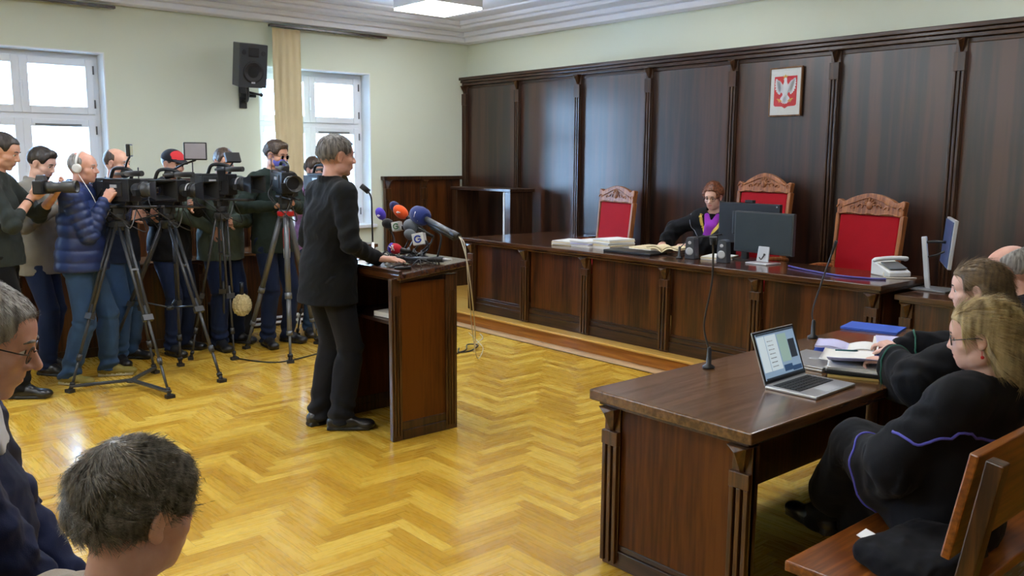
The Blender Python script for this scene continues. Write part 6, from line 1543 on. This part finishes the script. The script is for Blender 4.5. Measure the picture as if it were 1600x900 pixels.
def robe(G, mat, off=.03, cuff=(.075, .09, .125), seed=1, amp=.012, skirt=True, sleeve=.93, neck=.058, label='black robe', vox=.009, low=.18, yoke=True):
    q = G.q; F = Field(vox)
    body_torso(F, G, off, 0, .05)
    F.cap(G.P-G.B[:, 1]*.02, G.P+G.u*.22*q, .155*q+off, .13*q+off, 0, .05, flat=(G.B[:, 1], .82))
    ai = []
    for i in (0, 1):
        F.cap(G.sh[i]*.8+G.S*.2, G.P+G.B[:, 0]*(-1, 1)[i]*.09*q+G.u*.12*q, .07*q+off*.7, .08*q+off*.6, 0, .04)
        s0 = len(F.p); d = nrm(G.wr[i]-G.el[i]); e = G.el[i]+(G.wr[i]-G.el[i])*sleeve
        F.cap(G.sh[i], G.el[i], cuff[0]*q, cuff[1]*q, 0, .03); F.cap(G.el[i], e-d*.03-V3(0, 0, .02), cuff[1]*q, cuff[2]*.8*q, 0, .03, flat=(np.cross(d, (0, 0, 1)), .62))
        F.cap(G.el[i]-V3(0, 0, .02), e-d*.05-V3(0, 0, .07), cuff[1]*.9*q, cuff[2]*.62*q, 0, .05, flat=(np.cross(d, (0, 0, 1)), .5))
        ai += [(s0, G.sh[i], G.el[i]), (s0+1, G.el[i], e)]
    if skirt:
        mh = (G.hip[0]+G.hip[1])/2; mk = (G.kn[0]+G.kn[1])/2
        for i in (0, 1):
            F.cap(G.hip[i]-V3(0, 0, .0), G.kn[i], .115*q+off*.4, .082*q+off*.5, 0, .05)
            lo = G.kn[i]+(G.an[i]-G.kn[i])*(1-low); F.cap(G.kn[i], lo, .080*q+off*.5, .085*q+off*.5, 0, .03)
        F.cap(mh, mk, .10*q, .07*q, 0, .05)
    for i in (0, 1):
        d = nrm(G.wr[i]-G.el[i]); e = G.el[i]+(G.wr[i]-G.el[i])*sleeve
        F.cap(e-d*.02-V3(0, 0, .012), e+d*.2-V3(0, 0, .02), .036*q, .07*q, 0, .006, op='s')
    F.cap(G.N-G.u*.0+G.f*.012, G.N+G.u*.2+G.f*.02, neck*q, neck*q*1.2, 0, .01, op='s')
    def disp(P, Gr, pr):
        d = wrinkle(P, seed, 8, amp, (1, 1, .8), .75)+wrinkle(P, seed+7, 19, amp*.6, (1, 1, .8), .7)
        for pi, a, b in ai:
            m = pr == pi
            if m.any():
                t = ((P[m]-a) @ (b-a))/((b-a) @ (b-a)); d[m] += amp*.3*np.sin(t*11+5*np.sin(P[m] @ V3(9, 6, 12)))
        return d
    return sub(G, 'robe', F, [mat], disp, label)
def piping(G, o, pts, mat, r=.006, name='piping', label=None, n=5, liftk=.35):
    me = o.data; co = np.zeros(len(me.vertices)*3, np.float32); me.vertices.foreach_get('co', co)
    q = np.zeros(len(me.loops), np.int32); me.loops.foreach_get('vertex_index', q)
    b = BVHTree.FromPolygons(co.reshape(-1, 3).tolist(), q.reshape(-1, 4).tolist())
    out = []
    for p in spline(pts, n):
        l, nn, i, dd = b.find_nearest(Vector(p)); out.append(np.array(l)+np.array(nn)*r*liftk)
    m = MB().tube(out, r, 6).build(name, mat, o)
    if label: m['label'] = label
    return m
# ---- N: man in navy suit at the left edge
base, loc, dr = figat((-2.075, .275), 74)
G = person('seated person in navy suit and white shirt with thin glasses, head bowed', base, 74, 1.82, pel=(0, -.045, .592), lean=4, girth=1.12, hands=(loc(-2.22, .52, .62), loc(-2.02, .50, .62)), poles=((-.9, -.3, -.4), (.9, -.2, -.4)),
           hd=(19, -4, 0), skin=sk_b, browm=h_grey, ank=((-.12, .42, .085), (.12, .42, .085)), vox=.0042, nose=1.06, jaw=1.02)
trousers(G, c_navy); jacket(G, c_navy, off=.028, hem=.6, seed=91, amp=.013, cr=.082, ch=.02, open_neck=.07, vox=.007, label='navy suit jacket', sr=1.05); shoes(G, m_shoeb)
hair_short(G, h_lgrey, r=.006, amp=.0018, front=.045, low=-.060, seed=43, strands=5000, length=.012, vox=.004, sc=90)
F = Field(.005)
for h_ in (-.01, .008, .026, .044, .060):
    for k in range(20):
        a0 = math.radians(100+340*k/20); a1 = math.radians(100+340*(k+1)/20); c = G.N+G.u*(.015+h_)+G.f*.012
        f_ = lambda a: c+G.r*math.cos(a)*.068+G.f*math.sin(a)*.068-G.u*.018*math.sin(a)
        F.cap(f_(a0), f_(a1), .0085, .0085, 0, .012)
for t in (-1, 1): F.box(G.N+G.f*.085+G.r*t*.030-G.u*.025, (.022, .004, .030), .006, 0, .015, rot=np.array([G.r, G.f, G.u]).T @ ry(t*25) @ rx(15))
sub(G, 'shirt_collar', F, [c_shirt], label='white shirt collar')
F = Field(.006); F.ell(G.P+G.u*.30+G.f*.015, (.10, .10, .22), 0, .02, rot=G.Bt); sub(G, 'shirt', F, [c_shirt], label='white shirt')
m_gf = plain('glasses_frame_dark', srgb(50, 40, 34), .3, .4); glasses(G, m_gf, rimless=True)
# ---- K: grey-brown haired man seen from behind
base, loc, dr = figat((-1.412, .350), 108)
G = person('seated person seen from behind with grey brown hair, grey tan jacket and green collar', base, 108, 1.65, pel=(0, -.02, .455), lean=6, girth=1.0, hands=(loc(-1.62, .62, .6), loc(-1.42, .70, .6)), poles=((-.9, -.3, -.4), (.9, -.2, -.4)),
           hd=(10, -4, 0), hscale=1.0, skin=sk_b, browm=h_mix, ank=((-.12, .42, .085), (.12, .42, .085)), vox=.0042)
trousers(G, c_jeand); jacket(G, c_tan, off=.024, hem=.6, seed=97, amp=.009, collar_=False, open_neck=.072, vox=.008, label='grey tan jacket'); shoes(G, m_shoeb)
F = Field(.005); collar(F, G, r=.070, w=.008, h=.030, tilt=.025, front=10, n=22); sub(G, 'collar', F, [c_gcol], label='dark green collar')
def flowK(pl, nn):
    d = pl-V3(.01, -.055, .115); d[:, 2] *= .7; d += V3(.02, .0, -.03); return d+np.cross(nn, d)*.7
o = hair_short(G, h_mix, r=.007, amp=.004, front=.062, low=-.046, seed=47, top=.004, vox=.004, sc=60)
add_strands(o, G, 15000, .030, 47, None, h_mix, w=.0008, steps=6, flow=flowK, lift=.26, zmin=-.02, clump=.5, jit=.03)
add_strands(o, G, 6000, .009, 48, None, h_mix, w=.0006, steps=3, flow=flowK, lift=.10, zmin=-.2)
# ---- W1: brown-haired attorney with green piping
base, loc, dr = figat((-1.20, 3.74), 184)
G = person('seated person with light brown hair in black robe with green piping leafing through papers', base, 184, 1.70, pel=(0, 0, .53), lean=18, female=True, hands=(loc(-1.70, 3.60, .845), loc(-1.78, 3.86, .845)), poles=((-.9, -.3, -.35), (.9, -.2, -.4)),
           hd=(8, 14, 0), skin=sk_c, browm=h_brown, ank=((-.08, .44, .085), (.09, .40, .085)), vox=.0042, nk=.95, nose=1.0,
           hspec=(dict(d=dr(-1, .05, -.15), n=(0, 0, -1), curl=(30, 34, 40, 44), thumb=45), dict(d=dr(-.9, .15, .10), n=(0, -.2, -.9), curl=(28, 38, 50, 55), thumb=45)))
trousers(G, c_blackc); shoes(G, m_shoeb)
o = robe(G, c_robe, seed=101, cuff=(.078, .095, .14), neck=.066, label='black robe with green piping')
for i in (0, 1):
    d = nrm(G.wr[i]-G.el[i]); e = G.el[i]+(G.wr[i]-G.el[i])*.80; sd = nrm(np.cross(d, (0, 0, 1))); up = np.cross(sd, d)
    piping(G, o, [e+sd*.09*math.cos(a)+up*.11*math.sin(a)-V3(0, 0, .04) for a in np.linspace(0, 2*math.pi, 12)], m_pipg, .0045, label='green piping')
piping(G, o, [G.N+G.f*.09-G.u*.02, G.N+G.f*.16-G.u*.12, G.N+G.f*.17-G.u*.26, G.P+G.f*.2+G.u*.05], m_pipg, .005, label='green piping')
def hair_long(G, mat, r=.012, amp=.004, seed=5, back=(.070, .060), ln=.20, front_locks=True, strands=9000, bun=False, vol=0.0, side=.0, flow=None, slen=.07, w=.0009, cutface=.035):
    s = G.hs; F = Field(.0045); F.at(G.HR, G.HC)
    F.ell((0, -.016, .038+vol*.5), (.0755*s+r, .096*s+r, .084*s+r+vol), 0, .02); F.ell((0, .030, .036), (.064*s+r*.8, .062*s+r*.5, .066*s+r), 0, .02)
    F.cap((0, -.060*s, .02), (0, -.075*s-.01, -.07), (.070+vol)*s+r*.4, back[0]*s, 0, .03)
    F.cap((0, -.075*s-.01, -.07), (0, -.085, -.07-ln*.6), back[0]*s, back[1]*s, 0, .03, flat=((0, 1, 0), .7)); F.cap((0, -.085, -.07-ln*.6), (0, -.09, -.07-ln), back[1]*s, back[1]*.7*s, 0, .02, flat=((0, 1, 0), .6))
    for t in (-1, 1): F.cap((t*.060*s, -.030, .0), (t*.055*s, -.055, -.08), .030*s, .034*s, 0, .02)
    if front_locks:
        for t in (-1, 1): F.cap((t*.066, -.055, -.07), (t*.095, .0, -.20), .026, .020, 0, .02); F.cap((t*.095, .0, -.20), (t*.085, .045, -.29), .020, .008, 0, .02)
    F.box((0, cutface*s+.14, -.09), (.2, .10, .135), .02, 0, .014, op='s')
    for t in (-1, 1): F.ell((t*.088*s, .004, -.008*s), (.024*s, .026*s, .036*s), 0, .006, op='s'); F.box((t*.08, .055, -.06*s), (.05, .055, .055*s), .004, 0, .012, op='s')
    F.box((0, .10, .055), (.010, .09, .09), .0, 0, .01, op='s') if False else None
    def disp(P, Gr, pr):
        p = (P-G.HC) @ G.HR; return wrinkle(p, seed, 60, amp, (1, 1, .22), .7)+wrinkle(p, seed+1, 140, amp*.4, (1, 1, .2), .6)
    o = sub(G, 'hair', F, [mat], disp)
    fl = flow or (lambda pl, nn: np.stack([pl[:, 0]*.5, -.5-(pl[:, 1]+.05)*.5+0*pl[:, 0], -.6-(.06-pl[:, 2])*3+0*pl[:, 0]], 1))
    add_strands(o, G, strands, slen, seed, None, mat, w=w, steps=7, flow=fl, lift=.05)
    return o
hair_long(G, h_lbrown, r=.008, amp=.0025, seed=51, ln=.22, strands=7000, slen=.05, cutface=.03, flow=lambda pl, nn: np.stack([pl[:, 0]*.4, -1.0+0*pl[:, 0], -.35-(.05-pl[:, 2])*4], 1))
MB_ = MB().tube([(0, 0, 0), (0, 0, -.018)], .0022, 8); MB_.v = [tuple(np.array(v)+V3(-.078*G.hs, -.004, -.034)) for v in MB_.v]; hb(G, MB_, 'earring', m_silver)
# ---- W2: blonde attorney with violet piping and glasses
base, loc, dr = figat((-1.03, 2.885), 168)
G = person('seated person with streaked blonde hair and dark glasses in black robe with violet piping', base, 168, 1.60, pel=(0, .12, .512), lean=-11, female=True, hands=(loc(-1.42, 2.86, .66), loc(-1.44, 3.02, .62)), poles=((-.9, -.5, -.5), (.9, -.4, -.4)),
           hd=(10, 30, 0), skin=sk_c, browm=h_brown, ank=((.02, .66, .34), (.10, .52, .085)), knee_poles=((0, .3, 1), (0, .5, 1)), vox=.0042, nk=.95, hipw=.9, hspec=(dict(curl=30, d=dr(-.5, .8, -.3)), dict(curl=30, d=dr(-.5, -.6, -.2))))
trousers(G, c_blackc, cut=None); shoes(G, m_shoeb, boot=.05)
o = robe(G, c_robe, seed=111, cuff=(.085, .105, .14), neck=.062, low=.30, label='black robe with violet piping', off=.036)
i = 0; d = nrm(G.wr[i]-G.el[i]); e = G.el[i]+(G.wr[i]-G.el[i])*.78; sd = nrm(np.cross(d, (0, 0, 1))); up = np.cross(sd, d)
piping(G, o, [e+sd*.10*math.cos(a)+up*.13*math.sin(a)-V3(0, 0, .04) for a in np.linspace(0, 2*math.pi, 12)], m_pipv, .0045, label='violet piping')
piping(G, o, [G.N+G.f*.075-G.u*.01-G.r*.03, G.N+G.f*.12-G.u*.09-G.r*.06, G.N+G.f*.16-G.u*.19-G.r*.10, G.N+G.f*.13-G.u*.20-G.r*.17, G.N-G.r*.25-G.u*.17, G.N-G.f*.10-G.r*.22-G.u*.13, G.N-G.f*.16-G.r*.08-G.u*.11, G.N-G.f*.16+G.r*.08-G.u*.11], m_pipv, .005, n=8, label='violet piping')
piping(G, o, [G.N+G.f*.075-G.u*.01+G.r*.03, G.N+G.f*.14-G.u*.14+G.r*.04, G.N+G.f*.17-G.u*.30, G.P+G.f*.2+G.u*.06], m_pipv, .005, label='violet piping')
hair_long(G, h_blond, r=.009, seed=57, ln=.06, front_locks=False, back=(.060, .040), vol=.002, strands=8000, slen=.05, amp=.003, flow=lambda pl, nn: np.stack([pl[:, 0]*.4, -1.0+0*pl[:, 0], -.4-(.05-pl[:, 2])*3.5], 1))
glasses(G, m_black)
MB_ = MB().ball((0, 0, -.02), .0055).tube([(0, 0, 0), (0, 0, -.02)], .001, 6); MB_.v = [tuple(np.array(v)+V3(-.078*G.hs, -.002, -.032)) for v in MB_.v]; hb(G, MB_, 'earring', m_redp, label='red earring')
# folded black robe / bag on the bench end with a white label
F = Field(.008); F.box((0.02, 0, .04), (.11, .09, .015), .022, 0, .02); F.box((.04, .06, .075), (.10, .10, .012), .022, 0, .04, rot=rx(8)); F.ell((0, -.07, .04), (.12, .05, .038), 0, .03)
P_, Q_, fl, _ = F.mesh(disp=lambda P, Gr, pr: wrinkle(P, 7, 17, .012, ridge=.8)+wrinkle(P, 8, 40, .004)); 
T = thing('folded_robe', 'folded black robe with white care label lying on the near end of the bench', 'clothing', (-1.12, 2.56, .447), -12)
ob = part_np('cloth', P_, Q_, [c_robe], fl, T)
MB().obox((-.085, -.055, .082), (.042, .020, .001), rz(-10) @ rx(24)).build('care_label', m_paper, T, bev=.0)
# ---- BM: bald man beyond the women
base, loc, dr = figat((-1.29, 4.48), 184)
G = person('seated bald person in black robe farthest along the attorneys\' table', base, 184, 1.76, pel=(0, 0, .53), lean=22, hands=(loc(-1.72, 4.42, .80), loc(-1.72, 4.62, .80)), poles=((-.9, -.3, -.4), (.9, -.2, -.4)),
           hd=(14, 5, 0), skin=sk_b, browm=h_lgrey, ank=((-.10, .42, .085), (.10, .42, .085)), vox=.005)
trousers(G, c_blackc); shoes(G, m_shoeb); robe(G, c_robe, seed=121, neck=.062, vox=.010); hair_short(G, h_lgrey, r=.004, amp=.001, front=.01, bald=True, seed=61)
# ---- J: the judge
base, loc, dr = figat((-4.72, 6.50, PZ), -72)
G = person('seated judge in black robe with violet collar and gold chain, short auburn hair', base, -72, 1.66, pel=(0, 0, .60), lean=10, female=True, hands=(loc(-4.72, 6.10, .955), loc(-5.02, 6.12, .955)), poles=((-.9, -.1, -.45), (.9, -.1, -.45)),
           hd=(14, -3, 0), skin=sk_c, browm=h_brown, ank=((-.10, .40, .085), (.10, .40, .085)), vox=.005, hspec=(dict(n=(0, 0, -1), curl=25), dict(n=(0, 0, -1), curl=35)))
trousers(G, c_blackc); shoes(G, m_shoeb); o = robe(G, c_robe, seed=131, neck=.064, vox=.009, off=.034, label='black judge\'s robe', low=.3)
m_viol = cloth('violet_collar', srgb(140, 52, 168)); m_chain = plain('gold_chain', srgb(206, 180, 84), .35, .5)
F = Field(.006)
for t in (-1, 1): F.cap(G.N+G.f*.075+G.r*t*.05, G.N+G.f*.135-G.u*.09+G.r*t*.015, .026, .034, 0, .02, flat=(G.f, .5)); F.cap(G.N+G.f*.13-G.u*.10+G.r*t*.01, G.N+G.f*.15-G.u*.26+G.r*t*.055, .036, .05, 0, .03, flat=(G.f, .45))
jb = sub(G, 'jabot', F, [m_viol], lambda P, Gr, pr: wrinkle(P, 4, 60, .004, (1, 1, .3)), label='violet pleated jabot')
F.p = []
pts = spline([G.N-G.f*.05-G.r*.09+G.u*.012, G.N+G.f*.05-G.r*.10-G.u*.01, G.N+G.f*.16-G.r*.06-G.u*.12, G.N+G.f*.185-G.u*.19, G.N+G.f*.16+G.r*.06-G.u*.12, G.N+G.f*.05+G.r*.10-G.u*.01, G.N-G.f*.05+G.r*.09+G.u*.012], 5)
me_ = o.data; co_ = np.zeros(len(me_.vertices)*3, np.float32); me_.vertices.foreach_get('co', co_); q_ = np.zeros(len(me_.loops), np.int32); me_.loops.foreach_get('vertex_index', q_)
bv = BVHTree.FromPolygons(co_.reshape(-1, 3).tolist(), q_.reshape(-1, 4).tolist()); sp_ = []
for p in pts:
    l, nn, i_, dd = bv.find_nearest(Vector(p)); sp_.append(np.array(l)+np.array(nn)*.010)
sp_ = spline(sp_, 2); mb = MB().tube(sp_, .007, 6)
for k in range(0, len(sp_)-1): mb.obox(sp_[k], (.013, .007, .006), frame(sp_[k+1]-sp_[k], G.f))
mid_ = sp_[len(sp_)//2]; mb.lathe([(.030, -.01), (.030, .010)], mid_-G.u*.03+G.f*.01, G.f, 16); ch = mb.build('chain', m_chain, G.o, bev=.001)
piping(G, o, [G.N+G.r*.14-G.f*.02, G.N+G.r*.20+G.f*.06-G.u*.10, G.N+G.r*.12+G.f*.14-G.u*.2], plain('grey_piping', srgb(120, 124, 134), .6), .003, label='grey piping')
o = hair_short(G, h_auburn, r=.013, amp=.006, front=.045, low=-.050, seed=67, top=.010, sc=75, strands=3000, length=.016, dirv=(1.5, .5, .5), curls=260, fade=0); glasses(G, m_gf, rimless=True)
# ---- bench under the spectators
T = thing('spectator_bench', 'wooden spectator bench under the two seated people in front', 'bench', (-1.75, .1, 0))
MB().box(-2.75, -1.05, -.06, .34, .375, .41).build('seat', m_seatw, T, True, bev=.006); MB().box(-2.75, -1.05, -.12, -.09, .5, .78).build('backrest', m_seatw, T, True, bev=.006)
for x in (-2.7, -1.9, -1.1):
    MB().box(x-.025, x+.025, -.09, -.05, 0, .78).build('back_post', m_benchp, T, True, bev=.004); MB().box(x-.025, x+.025, .26, .31, 0, .375).build('leg', m_benchp, T, True, bev=.004); MB().box(x-.02, x+.02, -.05, .26, .31, .375).build('rail', m_benchp, T, True)
